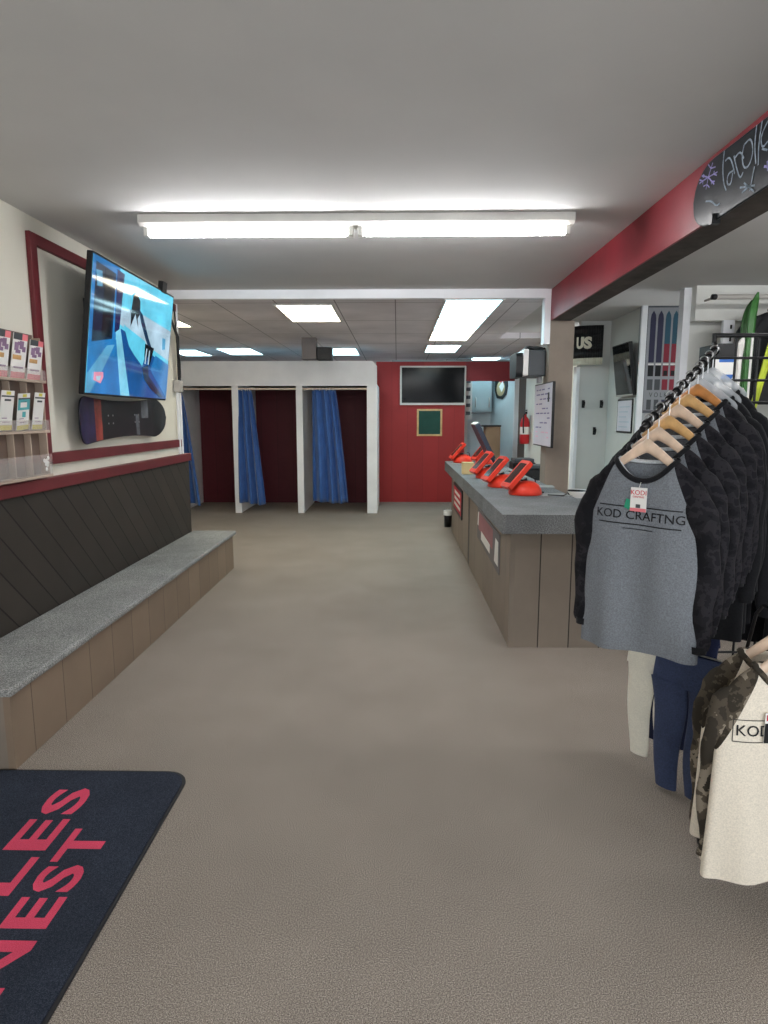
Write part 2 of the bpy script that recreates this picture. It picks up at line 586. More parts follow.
# red beam over the right side, the pillar that carries it
bm = MB()
bm.box((1.5, -1.45, 2.585), (1.515, YH, ZC), 0)
bm.box((1.515, -1.45, 2.585), (1.70, YH + .2, ZC), 1)
bm.build('beam', ['beam_red', 'beam_raw'], kind='structure')
st((1.5, YH + .01, 0), (1.74, YH + .24, 2.585), 'pillar', 'pillar', .006)
st((1.44, YH - .01, 2.36), (1.497, YH + .12, ZC), 'trim_6', 'white')
# right room
st((5.06, -1.6, 0), (5.2, 6.9, ZC), 'wall_right', 'offwhite')
XF = 2.765
st((XF + .07, 6.56, 0), (5.2, 6.68, ZC), 'wall_right_alcove', 'offwhite')
st((XF, 6.46, 0), (XF + .07, 6.57, ZC), 'wall_right_cheek', 'white')
st((XF + .07, 6.36, 2.56), (5.06, 6.46, ZC), 'trim_7', 'offwhite')
st((2.77, 7.5, 0), (4.0, 7.62, ZC), 'wall_right_banner', 'wall_grey')
st((2.74, 7.46, 0), (2.80, 7.5, ZC), 'trim_8', 'white')
st((2.77, 7.62, 0), (2.9, 8.6, ZC), 'wall_right_far', 'panelwall')
st((2.385, 8.6, 0), (2.9, 8.72, ZC), 'wall_right_end', 'panelwall')
st((2.345, 8.58, 0), (2.385, 8.74, 2.3), 'trim_9', 'white')
st((2.262, 9.65, 0), (3.4, 9.75, ZC), 'wall_passage', 'cream')
# wall on the right of the rear room, dark doorway
MB().prism([(2.26, 12.5), (2.4, 12.5), (2.22, 14.1), (2.0, 14.1)], 0, ZB, X=Matrix.Identity(4)).build('wall_rear_right', 'ltblue', kind='structure')
st((1.2, 14.0, 0), (2.2, 14.1, ZB), 'wall_rear_end', 'ltblue')
st((2.24, 12.42, 0), (2.34, 12.52, 2.5), 'trim_10', 'white')
st((2.26, 11.45, 2.45), (2.4, 12.5, ZB), 'wall_rear_lintel', 'offwhite')
st((2.32, 11.45, 0), (2.36, 12.42, 2.45), 'door_1', paint('brown_door_paint', (92, 76, 68), .6))
st((2.26, 9.75, 0), (2.4, 11.45, ZB), 'wall_rear_right_near', 'offwhite')
# red partition wall with its header
st((-.40, 12.46, 0), (1.30, 12.56, 2.69), 'wall_red', 'red')
st((1.30, 12.46, 2.33), (2.255, 12.56, 2.69), 'wall_red_header', 'red_plain')
st((-.1, 12.44, 2.69), (2.24, 12.58, 2.715), 'trim_11', 'blue_grey')
# column behind the changing booths
st((-1.40, 9.6, 2.49), (-1.19, 9.8, ZB), 'pillar_grey', paint('grey_column_paint', (122, 116, 116), .6))

# ------------------------------------------------------------------ CHANGING BOOTHS
YS, YE = 10.95, 12.35
t = thing('changing_booth', (-2.0, YS, 0), 'row of white changing booths with maroon backs and blue curtains', 'changing booth')
pts = [(-5.0, 2.17), (-.42 + .08, 2.17), (-.42 + .08, 2.5), (-.42, 2.58), (-5.0, 2.58)]
MB().prism(pts, 0, .06, X=FRONT((0, YS + .06, 0))).build('header_panel', 'white', t, .004)
for x0, x1 in ((-3.88, -3.77), (-2.80, -2.69), (-1.71, -1.60), (-.51, -.34)):
    B((x0, YS, 0), (x1, YS + .06, 2.17), 'post', 'white', t, .004)
for x in (-3.84, -2.76, -1.67, -.40):
    B((x, YS + .06, 0), (x + .06, YE, 2.2), 'divider_panel', 'white', t)
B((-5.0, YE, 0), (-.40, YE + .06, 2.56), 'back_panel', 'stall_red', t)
B((-5.0, YS + .06, 2.2), (-.4, YE, 2.24), 'added_shade_roof', 'dgrey', t)  # unseen roof, added to keep the booth interiors dark
for i, (x0, x1, ds) in enumerate(((-3.77, -2.80, 'left booth, partly hidden by wall end'), (-2.69, -1.71, 'middle booth opening'), (-1.60, -.51, 'right booth opening beside red wall'))):
    zr = 2.12
    r = MB().tube([(x0, YS + .03, zr), (x1, YS + .03, zr)], .016, 12).build('curtain_rod', 'rod')
    tag(r, 'pale wooden curtain rod across the ' + ds, 'curtain rod', 'curtain rods of the booths')
cs = [((-3.80, -3.66), (-3.74, -3.40), .14, 'narrow blue satin curtain seen just past the left wall end'),
      ((-2.72, -2.47), (-2.80, -2.28), .16, 'blue satin curtain drawn left in the middle booth'),
      ((-1.44, -1.04), (-1.45, -.84), .19, 'blue satin curtain hanging mid-opening in the right booth next to red wall')]
for i, ((ta, tb), (ba, bb), zb, lab) in enumerate(cs):
    ct = thing('curtain', ((ba + bb) / 2, YS + .03, zb), lab, 'curtain', 'blue booth curtains')
    nf = 3.5 if i else 2

    def fn(u, v, ta=ta, tb=tb, ba=ba, bb=bb, zb=zb, nf=nf, i=i):
        w = v ** .8
        x = (ta + (tb - ta) * u) * (1 - w) + (ba + (bb - ba) * u) * w
        amp = .03 + .035 * v
        y = YS + .03 + amp * math.sin(2 * PI * nf * u + .5 * math.sin(3 * v + i) + .9 * math.sin(5 * u + i)) + .012 * math.sin(9 * u + 4 * v)
        z = 2.105 + (zb - 2.105) * v + .02 * v * math.sin(4 * u + i)
        return (x, y, z)
    MB().grid(70, 24, fn).build('curtain_cloth', 'curtain', ct, solid=.003)
    for k in range(7):
        x = ta + (tb - ta) * (k + .3) / 7
        MB().tube([(x, YS + .03 + .024 * math.cos(a), 2.115 + .024 * math.sin(a)) for a in [2 * PI * q / 12 for q in range(13)]], .004, 6, caps=False).build('curtain_ring', 'card', ct)

# ------------------------------------------------------------------ LIGHTS
def shop_light(x0, x1, y, label, d=1):
    t = thing('fluorescent_light', ((x0 + x1) / 2, y, ZC), label, 'ceiling light')
    pr = [(-.075, 0), (-.075, -.045), (-.045, -.06), (.045, -.06), (.075, -.045), (.075, 0)]
    MB().prism(pr, x0, x1, X=Matrix(((0, 0, 1, 0), (1, 0, 0, y), (0, 1, 0, ZC), (0, 0, 0, 1)))).build('housing', 'housing', t)
    xm = (x0 + x1) / 2
    for a, b in ((x0 + .03, xm - .03), (xm + .03, x1 - .03)):
        MB().tube([(a + .03, y, ZC - .088), (b - .03, y, ZC - .088)], .027, 14).build('tube_lamp', 'tube', t)
        for q in (a, b):
            B((q - .015, y - .028, ZC - .115), (q + .015, y + .028, ZC - .055), 'lamp_holder', 'housing', t, .004)
    return t


shop_light(-1.60, 1.08, 4.20, 'long white fluorescent fixture with two glowing tubes on front ceiling')
shop_light(2.05, 4.6, 3.4, 'fluorescent fixture in the room right of the red beam')


def troffer(x0, x1, y0, y1, mats, label, n=1):
    t = thing('ceiling_light_panel', ((x0 + x1) / 2, (y0 + y1) / 2, ZB - .012), label, 'ceiling light', 'lit panels in the tiled ceiling')
    m = MB(); w = .025
    m.box((x0, y0, ZB - .014), (x1, y0 + w, ZB - .001)); m.box((x0, y1 - w, ZB - .014), (x1, y1, ZB - .001))
    m.box((x0, y0 + w, ZB - .014), (x0 + w, y1 - w, ZB - .001)); m.box((x1 - w, y0 + w, ZB - .014), (x1, y1 - w, ZB - .001))
    L = (y1 - y0) / n
    for k in range(1, n):
        m.box((x0 + w, y0 + L * k - .03, ZB - .016), (x1 - w, y0 + L * k + .03, ZB - .001))
    m.build('panel_rim', 'panel_rim', t)
    for k in range(n):
        B((x0 + w, y0 + L * k + .03, ZB - .010), (x1 - w, y0 + L * (k + 1) - .03, ZB - .003), 'diffuser', mats[k % len(mats)], t)


troffer(-1.28, -.66, 6.80, 7.98, ['panel_warm'], 'warm white lit panel above the right changing booth, nearest the beam')
troffer(.46, 1.06, 6.52, 9.95, ['panel_cool', 'panel_cool', 'panel_warm'], 'long lit panel of three sections, bluish to cream, above the counter', 3)
troffer(.47, 1.05, 10.55, 11.75, ['panel_cool'], 'small cool lit panel in front of the red wall')
troffer(-3.08, -2.45, 11.0, 12.1, ['panel_cool'], 'lit panel over the middle changing booth')
troffer(-4.0, -3.45, 11.2, 12.3, ['panel_cool'], 'lit panel at far left beyond the television edge')
troffer(-3.16, -2.6, 7.2, 8.4, ['panel_warm'], 'lit panel just past the left wall, mostly behind television')
troffer(1.45, 2.05, 12.75, 13.85, ['panel_cool'], 'unseen lit panel added to brighten the back room behind the red header')  # lamp out of view, added to brighten the dark back room
troffer(-1.30, -.68, 11.0, 12.2, ['panel_cool'], 'lit panel behind the black speaker over the right booth')

# ------------------------------------------------------------------ BENCH
t = thing('bench', (-2.02, 4.8, 0), 'long built-in bench with grey carpet seat and taupe board front', 'bench')
MB().box((WX + .025, 2.74, .375), (-1.765, 6.9, .415)).build('seat_carpet', 'bench_carpet', t, .012)
MB().box((-1.83, 2.78, .001), (-1.795, 6.86, .375)).build('front_panel', 'taupe_y', t)
B((WX + .03, 2.78, .001), (-1.83, 2.81, .375), 'end_panel', 'taupe', t)
B((WX + .03, 6.83, .001), (-1.83, 6.86, .375), 'end_panel', 'taupe', t)
# ------------------------------------------------------------------ ENTRANCE MAT
mx0, mx1, my0, my1 = -2.15, -.955, .95, 2.77
X = PM((0, 0, .012), (1, 0, 0), (0, 1, 0))
t = thing('entrance_mat', ((mx0 + mx1) / 2, (my0 + my1) / 2, 0), 'navy entrance mat with pink-red capital letters on the carpet', 'mat')
MB().prism(rrect(mx0, my0, mx1, my1, .11), -.011, -.005, X=X).build('rubber_border', 'mat_rubber', t)
mp = MB().prism(rrect(mx0 + .02, my0 + .02, mx1 - .012, my1 - .02, .1), -.005, .002, X=X)


def mat_text(mp, s, y0, y1, xb, cap, bold):
    # letters read along +Y with their tops towards -X
    vs, fs = text_mesh(s, 1.0, .0006, 'LEFT', bold, 1.1)
    lo = V([min(v[i] for v in vs) for i in range(2)]); hi = V([max(v[i] for v in vs) for i in range(2)])
    kx, ky = (y1 - y0) / (hi.x - lo.x), cap / (hi.y - lo.y)
    mp.add([(xb - (v.y - lo.y) * ky, y0 + (v.x - lo.x) * kx, .0145 + v.z) for v in vs], fs, 1)


mat_text(mp, 'LES', 1.965, 2.61, -1.335, .17, .022)
mat_text(mp, 'NEST', 1.565, 2.33, -1.128, .16, .022)
mp.build('pile', ['mat', 'mat_red'], t)

# ------------------------------------------------------------------ LEFT WALL: television, snowboard, leaflet rack, conduits
tv_c = V((-2.02, 5.04, 2.25)); yaw, tilt = .02, .13
n = V((math.cos(yaw) * math.cos(tilt), math.sin(yaw) * math.cos(tilt), -math.sin(tilt)))
u = V((-math.sin(yaw), math.cos(yaw), 0)); vv = n.cross(u)
TX = PM(tv_c, u, vv)
TW, TH = .797, .457
t = thing('television', (WX, 5.04, 1.8), 'large lit television with blue ski-lift picture tilted off the left wall', 'television')
MB().prism(rrect(-TW, -TH, TW, TH, .01, 2), -.035, 0, X=TX).build('bezel', 'black', t)
scr = MB()
lay = [0]


def sp(poly, k):
    lay[0] += 1
    d = .0006 + .0004 * lay[0]
    W2, H2 = TW - .012, TH - .014
    scr.add([(-W2 + 2 * W2 * a, H2 - 2 * H2 * b, d) for a, b in poly], [tuple(range(len(poly) - 1, -1, -1))], list(SC).index(k), False, TX)


sp([(0, 0), (1, 0), (1, 1), (0, 1)], 'cyan')
sp([(.28, .30), (.5, .27), (.75, .3), (1, .33), (1, .62), (.62, .52), (.28, .42)], 'pale')
sp([(.5, 0), (1, 0), (1, .3), (.75, .26), (.5, .22)], 'cyan')
sp([(0, 0), (.27, 0), (.27, .55), (.2, .62), (0, .66)], 'mid')
sp([(.03, .04), (.23, .06), (.23, .56), (.03, .62)], 'dark')
sp([(.12, .06), (.2, .07), (.21, .55), (.12, .56)], 'blk')
sp([(.24, .02), (.32, .03), (.30, .50), (.25, .5)], 'navy')
sp([(.03, .10), (.09, .09), (.1, .2), (.05, .21)], 'lt')
sp([(0, .66), (.24, .56), (.30, .55), (.45, 1), (0, 1)], 'mid')
sp([(.0, .86), (.18, .62), (.26, .6), (.16, .8), (.04, 1), (0, 1)], 'lt')
sp([(.26, .5), (.31, .46), (.47, 1), (.36, 1)], 'ice')
sp([(.31, .46), (.5, .5), (.78, .62), (1, .70), (1, 1), (.47, 1)], 'deep')
sp([(.34, .42), (.62, .50), (.66, .56), (.60, .74), (.42, .58)], 'cyan')
sp([(.40, .58), (.60, .72), (.66, 1), (.47, 1)], 'deep')
sp([(.78, .6), (1, .66), (1, 1), (.9, .9), (.72, .74)], 'mid')
sp([(.43, .16), (.47, .12), (.52, .18), (.53, .28), (.5, .33), (.52, .42), (.47, .3), (.42, .42), (.415, .3)], 'blk')
sp([(.50, .24), (.56, .28), (.66, .46), (.72, .55), (.69, .58), (.62, .48), (.55, .36)], 'sil')
sp([(.62, .52), (.75, .54), (.74, .58), (.7, .72), (.67, .62), (.64, .72), (.62, .62)], 'blk')
sp([(.64, .56), (.655, .56), (.645, .7), (.63, .7)], 'pale')
sp([(.68, .57), (.695, .57), (.69, .7), (.675, .7)], 'pale')
sp([(.60, .74), (.68, .70), (.7, .8), (.78, .86), (.94, .985), (.9, .99), (.74, .92), (.64, .84)], 'sil')
sp([(.66, .84), (.74, .86), (.86, .95), (.82, .96), (.72, .9)], 'dark')
sp([(.86, .42), (.91, .42), (.915, .52), (.87, .53)], 'lt')
sp([(.06, .84), (.15, .83), (.155, .87), (.13, .92), (.06, .9)], 'pink')
sp([(.08, .87), (.13, .86), (.12, .9), (.09, .9)], 'pale')
scr.build('screen', list(SC.values()), t)
B((WX + .001, 4.75, 2.0), (WX + .03, 5.35, 2.5), 'wall_plate', 'black_metal', t)
MB().tube([(WX + .02, 5.05, 2.25), (-2.07, 5.04, 2.26)], .035, 12).build('mount_arm', 'black_metal', t)
MB().box((-.05, -.04, -.03), (.05, .05, .01), 0, PM(tv_c + u * .53 + vv * (TH + .02), u, vv)).build('camera_pod', 'black', t)

cb = MB()
for q, dx in enumerate((0, .03)):
    cb.tube([(-2.06, 5.75 + dx, 2.45), (-2.12, 5.95, 2.58 - dx), (-2.2, 6.35, 2.62), (-2.22, 6.60 + dx, 2.45), (-2.23, 6.62 + dx, 2.0), (-2.235, 6.64 + dx, 1.9)], .012, 8, caps=True)
cb.tube([(-2.1, 5.9, 2.55), (-2.15, 6.25, 2.72), (-2.2, 6.5, 2.68)], .008, 8)
cb.tube([(-2.2, 6.5, 2.68), (-2.22, 6.58, 2.4), (-2.21, 6.62, 2.2), (-2.225, 6.66, 2.05)], .008, 8)
tag(cb.build('cable', 'black'), 'black cables running from the television down to the wall end', 'cable')
for k, y in enumerate((6.60, 6.68)):
    c = MB().tube([(-2.245, y, 1.27), (-2.245, y, 1.96 if k == 0 else 2.78)], .014, 10).build('conduit_pipe', 'white')
    tag(c, ('short white conduit pipe on the left wall beside the wall end' if k == 0 else 'tall white conduit pipe at the very end of the left wall'), 'pipe', 'white conduits')
tag(MB().box((-2.268, 6.55, 1.90), (-2.20, 6.66, 2.02)).build('junction_box', 'silver', bevel=.008), 'small pale junction box where the cables meet the conduits', 'junction box')

# snowboard on the wall under the television
def board_outline(L, w, waist, n=120, tip=.19):
    pts = []
    for i in range(n + 1):
        s_ = -1 + 2 * i / n
        a = abs(s_) * L
        if a > L - tip:
            q = (a - (L - tip)) / tip
            h = w * max(0, 1 - q ** 2.2) ** .5
        else:
            h = waist + (w - waist) * (a / (L - tip)) ** 2
        pts.append((s_ * L, h))
    return pts


def snowboard_mesh(X, L, w, waist, matfn, curl=.05, th=.012, nz=9):
    mb = MB(); out = board_outline(L, w, waist)
    for sgn, back in ((1, False), (-1, True)):
        vs, fs, ms = [], [], []
        for x, h in out:
            c = max(0, (abs(x) - (L - .24)) / .24)
            for j in range(nz):
                y = h * (-1 + 2 * j / (nz - 1))
                vs.append((x, y, curl * c * c - (th if back else 0)))
        for i in range(len(out) - 1):
            for j in range(nz - 1):
                f = (i * nz + j, (i + 1) * nz + j, (i + 1) * nz + j + 1, i * nz + j + 1)
                mb.add([vs[q] for q in (f if not back else f[::-1])], [(0, 1, 2, 3)], matfn((out[i][0] + out[i + 1][0]) / 2 / L, (j + .5) / (nz - 1)), True, X)
    rim = [(x, h) for x, h in out]
    loop = [V((x, h, curl * max(0, (abs(x) - (L - .24)) / .24) ** 2 - th / 2)) for x, h in rim] + [V((x, -h, curl * max(0, (abs(x) - (L - .24)) / .24) ** 2 - th / 2)) for x, h in rim[::-1]]
    mb.tube(loop, th / 2 * 1.05, 6, 0, False, X)
    return mb


def deckfn(a, b):
    if a < -.62: return 1
    if a < -.48: return 2
    if .28 < a < .36 and b < .6: return 3
    if .44 < a < .62 and b > .55: return 3
    return 0


pts_ = [atx(81, 422, -2.17), atx(166.5, 422, -2.17)]
sbc = V((-2.21, (pts_[0].y + pts_[1].y) / 2 - .02, 1.635)); sbl = (pts_[1].y - pts_[0].y) / 2
t = thing('snowboard', (WX, sbc.y, 1.47), 'dark snowboard with violet and rust print mounted under the television', 'snowboard')
SX = PM(sbc, (0, 1, .015), (0, 0, 1))
snowboard_mesh(SX, sbl, .165, .135, deckfn, .045).build('deck', ['deck', 'deck_violet', 'deck_rust', 'deck_grey'], t)
for s_ in (-.25, .25):
    for a in (-.04, .04):
        for b in (-.03, .03):
            MB().tube([SX @ V((s_ + a, b, .0)), SX @ V((s_ + a, b, .003))], .007, 8).build('binding_insert', 'steel', t)
for s_ in (-.4, .4):
    MB().box((s_ - .02, -.03, -.058), (s_ + .02, .03, -.012), 0, SX).build('wall_mount', 'black_metal', t)

# leaflet rack
RX0, RX1 = WX + .001, -2.19
t = thing('leaflet_rack', (WX, 3.5, 1.28), 'taupe wall-mounted leaflet rack of three tiers on the left wall', 'rack')
ry0, ry1 = 3.02, 4.03
tiers = [(1.29, 1.55), (1.56, 1.86), (1.87, 2.13)]
B((RX0, ry0, 1.28), (RX0 + .01, ry1, 2.15), 'back_panel', 'rack_dark', t)
for z in (1.285, 1.56, 1.865):
    B((RX0 + .01, ry0, z - .008), (RX1, ry1, z + .008), 'shelf', 'rack_taupe', t)
B((RX0 + .01, ry1 - .012, 1.28), (RX1 - .02, ry1, 2.13), 'side_panel', 'rack_taupe', t)
B((RX0 + .01, ry0, 1.28), (RX1 - .02, ry0 + .012, 2.13), 'side_panel', 'rack_taupe', t)
for y in (3.20, 3.36, 3.52, 3.68, 3.855):
    B((RX0 + .01, y, 1.29), (RX1 - .03, y + .01, 2.10), 'divider', 'rack_taupe', t)
B((RX1 - .006, ry0, 1.29), (RX1 - .001, ry1, 1.42), 'acrylic_front', 'acrylic', t)
for z in (1.58, 1.885):
    B((RX1 - .006, ry0, z - .01), (RX1 - .001, ry1, z + .05), 'acrylic_lip', 'acrylic', t)
mb = MB(); Xs = EAST((RX1, 3.965, 1.365))
for k in range(7):
    a = k * 2 * PI / 7; r = .012 + .018 * (k % 2)
    mb.lathe([(.001, .0012), (.013, .001), (.014, 0)], 8, 0, Xs @ Matrix.Translation((r * math.cos(a), r * 1.3 * math.sin(a), 0)))
mb.lathe([(.001, .002), (.018, .0015), (.02, 0)], 10, 0, Xs)
mb.build('emblem_sticker', 'card', t)


def leaflet(y0, y1, z0, z1, kind, label, lean=0):
    Xl = PM((RX1 - .03, (y0 + y1) / 2, z0), (0, 1, lean), (.18, -lean, 1))
    w, h = (y1 - y0) / 2, z1 - z0
    m = MB().box((-w, 0, -.004), (w, h, 0))
    d = .0006

    def q(a, b, c, e, k, dd=.001):
        m.add([Xl.inverted() @ (Xl @ V(p)) for p in ((w * a, h * b, dd), (w * c, h * b, dd), (w * c, h * e, dd), (w * a, h * e, dd))], [(0, 1, 2, 3)], k)
    if kind == 'pink':
        q(-1, 0, 1, .14, 1); q(-1, .86, .2, 1, 6); q(.2, .86, 1, 1, 1)
        for a, b, c, e in ((-.8, .62, -.2, .8), (-.1, .66, .5, .84), (.3, .6, .8, .72), (-.6, .56, .1, .64), (-.4, .74, .3, .82)):
            q(a, b, c, e, 2, .0015)
        q(-.9, .42, .3, .52, 5, .0012); q(-.7, .22, .7, .26, 2)
    else:
        q(-1, .0, 1, .13, 3); q(-1, .84, 1, .88, 6); q(-.3, .9, .4, .98, 3)
        q(-.5, .74, .5, .79, 6)
        if kind == 'teal':
            q(-1, .55, 1, .84, 4); q(-.6, .62, .5, .76, 0, .0015); q(-.2, .35, .4, .5, 4)
        q(-.7, .3, .1, .32, 2); q(-.6, .2, .6, .22, 2)
    mm = MB()
    mm.v = [Xl @ V(p) for p in m.v]; mm.f, mm.m, mm.sm = m.f, m.m, m.sm
    tag(mm.build('leaflet', ['card', 'pink', 'lilac', 'yellow', 'teal', 'wood_md', 'dgrey']), label, 'leaflet', 'leaflets in the wall rack')


leaflet(3.54, 3.67, 1.875, 2.13, 'pink', 'pink and white leaflet in the top tier, at the picture edge')
leaflet(3.70, 3.84, 1.875, 2.13, 'pink', 'pink and white leaflet in the top tier, middle of three')
leaflet(3.87, 4.01, 1.875, 2.11, 'pink', 'pink and white leaflet in the top tier, beside the red moulding')
leaflet(3.55, 3.67, 1.575, 1.80, 'yellow', 'white leaflet with yellow foot in the middle tier, far from moulding')
leaflet(3.72, 3.84, 1.575, 1.79, 'teal', 'tilted teal and white leaflet in the middle tier', .06)
leaflet(3.88, 3.99, 1.575, 1.80, 'yellow', 'white leaflet with yellow foot in the middle tier, beside the red moulding')

# ------------------------------------------------------------------ COUNTER
t = thing('service_counter', (1.15, 7.2, 0), 'long service counter with thick grey carpeted top and taupe sides', 'counter')
cx0, cxe, cy0, cy1 = .81, 1.52, 4.46, 9.75
top = [(.735, 4.40), (1.96, 4.40), (1.96, 5.32), (1.495, 5.32), (1.495, 9.85), (.735, 9.85)]
MB().prism(top, .845, .98, X=Matrix.Identity(4)).build('counter_top', 'counter_carpet', t, .02)
MB().box((cx0, cy0, .001), (cx0 + .03, 7.03, .845)).build('front_panel', 'taupe_c', t)
MB().box((cx0, 7.17, .001), (cx0 + .03, 9.30, .845)).build('front_panel', 'taupe_c', t)
MB().box((cx0 + .05, 9.30, .001), (cx0 + .08, cy1, .845)).build('front_panel', 'taupe_c', t)
B((cx0 + .004, 7.03, .001), (cx0 + .02, 7.17, .845), 'gap_shade_strip', 'black', t)  # black strip in place of the open gap, shade put into its colour
MB().box((cx0 + .03, cy0, .001), (1.90, cy0 + .03, .845)).build('end_panel', 'taupe_x', t)
B((cx0 - .005, cy0 - .005, .001), (cx0 + .03, cy0 + .03, .845), 'corner_post', 'taupe', t)
B((1.45, 5.3, .001), (1.48, cy1, .845), 'back_panel', 'taupe', t)
B((cx0 + .03, cy1 - .03, .001), (1.45, cy1, .845), 'end_panel', 'taupe', t)
B((1.87, cy0 + .03, .001), (1.90, 5.3, .845), 'end_panel', 'taupe', t)
MB().tube([(1.62, cy0 + .002, .71), (1.62, cy0 - .003, .71)], .012, 12).build('cable_hole', 'black', t)
# signs on the counter front
a, b = atx(454.5, 487, .805), atx(462, 506, .805)
t = thing('framed_sign', (.805, 8.45, .5), 'small red sign with white lettering in a black frame on the counter', 'sign')
y0, y1, z0, z1 = 7.62, 8.55, .37, .80
y0, y1 = min(a.y, b.y) - .05, max(a.y, b.y)
X = WEST((.808, 0, 0)); fl = lambda y, z: (-y, z)
m = MB()
m.prism(rrect(-y1, .39, -y0, .76, .01, 2), 0, .014, X=X); m.build('frame', 'black', t)
m = MB().prism([(-y1 + .05, .43), (-y0 - .05, .43), (-y0 - .05, .72), (-y1 + .05, .72)], .0135, .0155, 0, X)
for zz, k in ((.655, .8), (.575, .85), (.495, .9)):
    wv = (y1 - y0 - .22) / 2 * k; cyy = -(y0 + y1) / 2
    m.prism([(cyy - wv, zz - .02), (cyy + wv, zz - .02), (cyy + wv, zz + .022), (cyy - wv, zz + .022)], .0155, .0165, 1, X)
m.build('sign_face', ['red_print', 'card'], t)
a, b = atx(478, 512, .805), atx(499, 575, .805)
y1, y0 = a.y, b.y
t = thing('printed_banner', (.805, (y0 + y1) / 2, .4), 'grey and pink printed banner on the counter front near its corner', 'banner')
m = MB()
m.prism([(-y1, .47), (-y0, .42), (-y0, .74), (-y1, .77)], 0, .006, 0, X)
m.prism([(-y1 + .1, .57), (-y0 - .35, .55), (-y0 - .35, .72), (-y1 + .1, .74)], .006, .007, 1, X)
m.prism([(-y1 + .3, .50), (-y0 - .5, .485), (-y0 - .5, .565), (-y1 + .3, .58)], .007, .008, 2, X)
m.prism([(-y1 + .02, .60), (-y1 + .09, .60), (-y1 + .12, .74), (-y1 + .05, .73)], .007, .008, 2, X)
m.prism([(-y0 - .25, .48), (-y0 - .06, .475), (-y0 - .06, .67), (-y0 - .2, .68)], .006, .0075, 2, X)
m.build('banner_sheet', [paint('banner_slate', (112, 108, 110), .6), paint('banner_rose', (160, 108, 112), .6), 'card'], t)

# customer terminals
def terminal(loc, rz, label):
    t = thing('customer_terminal', (0, 0, 0), label, 'terminal', 'red terminals along the counter')
    MB().lathe([(0, 0), (.142, 0), (.145, .014), (.138, .05), (.116, .085), (.08, .11), (.035, .122), (0, .124)], 28).build('dome_base', 'orange_red', t)
    n_ = V((-.74, 0, .67)); up_ = V((.67, 0, .74))
    Xs = PM((-.085, 0, .172), up_.cross(n_), up_)
    MB().prism(rrect(-.095, -.15, .095, .15, .02, 4), -.02, .02, X=Xs).build('screen_housing', 'orange_red', t, .005)
    MB().prism(rrect(-.068, -.105, .068, .115, .008, 3), .02, .0215, X=Xs).build('display', 'lcd', t)
    MB().prism(rrect(-.075, -.115, .075, .115, .01, 3), -.03, -.02, X=Xs).build('rear_cover', 'black', t)
    MB().tube([(.0, 0, .09), (-.02, 0, .14)], .03, 12).build('neck', 'black', t)
    MB().tube([(.06, .0, .15), (.10, .03, .14), (.12, .05, .08), (.14, .06, .008), (.2, .05, .007)], .006, 8).build('power_cord', 'black', t)
    t.location = loc; t.rotation_euler = (0, 0, rz)
    return t


tm = terminal((1.125, 5.60, .98), .22, 'red-orange counter terminal with domed base, nearest the counter corner')
for (x, y, a, lab) in ((1.03, 6.22, .2, 'red-orange counter terminal standing second from the counter corner'),
                       (1.02, 7.12, .2, 'red-orange counter terminal standing third from the counter corner, beside the cream box'),
                       (.98, 9.55, .12, 'red-orange counter terminal at the far end of the counter'),
                       (1.28, 9.3, .3, 'red-orange counter terminal at the far end behind the dark monitor')):
    c = copy_tree(tm); c.location = (x, y, .98); c.rotation_euler = (0, 0, a); c['label'] = lab
p = atz(469, 474, .98)
t = thing('note_box', (p.x, p.y, .98), 'small cream card box on the counter behind the third terminal', 'box')
B((p.x - .085, p.y - .06, .981), (p.x + .05, p.y + .06, 1.12), 'box_body', 'note', t, .004)
B((p.x + .05, p.y - .05, .981), (p.x + .17, p.y + .06, 1.09), 'box_side_pocket', 'cardboard', t, .004)
# slim monitor seen from its side
t = thing('monitor', (1.37, 8.8, .98), 'slim dark monitor seen edge-on leaning back on the counter', 'monitor')
a = aty(475.5, 425, 8.8); b = aty(489, 454, 8.8)
ax = (a - b).normalized()
Xm = PM((a + b) / 2, (0, 1, 0), ax)
MB().prism(rrect(-.26, -.28, .26, .24, .015, 3), -.03, .03, X=Xm).build('monitor_shell', 'slate', t, .006)
MB().prism(rrect(-.24, .238, .24, .25, .003, 2), -.03, .03, X=Xm).build('top_edge', 'card', t)
MB().tube([(b.x + .02, 8.8, b.z - .0), (1.36, 8.8, 1.0)], .025, 10).build('stand_neck', 'slate', t)
MB().prism(rrect(-.1, -.12, .1, .12, .03, 4), 0, .014, X=Matrix.Translation((1.36, 8.8, .981))).build('stand_base', 'slate', t)
# papers and cords on the counter
for k, (x, y, rz, lab) in enumerate(((1.36, 5.55, .2, 'pale sheet of paper on the counter beside the nearest terminal'), (1.40, 6.25, -.1, 'pale sheet of paper on the counter further back beside pillar'))):
    m = MB().box((-.13, -.1, 0), (.13, .1, .002), 0, Matrix.Translation((x, y, .981)) @ Matrix.Rotation(rz, 4, 'Z'))
    tag(m.build('paper_sheet', paint('grey_paper', (158, 160, 158), .6)), lab, 'paper', 'papers on the counter')
m = MB().tube([(1.30, 5.5, .986), (1.42, 5.45, .986), (1.50, 5.62, .986), (1.53, 5.75, .986), (1.6, 5.78, .9)], .005, 8)
tag(m.build('thin_cord', 'black'), 'thin dark cord trailing across the counter top to its back edge', 'cord')

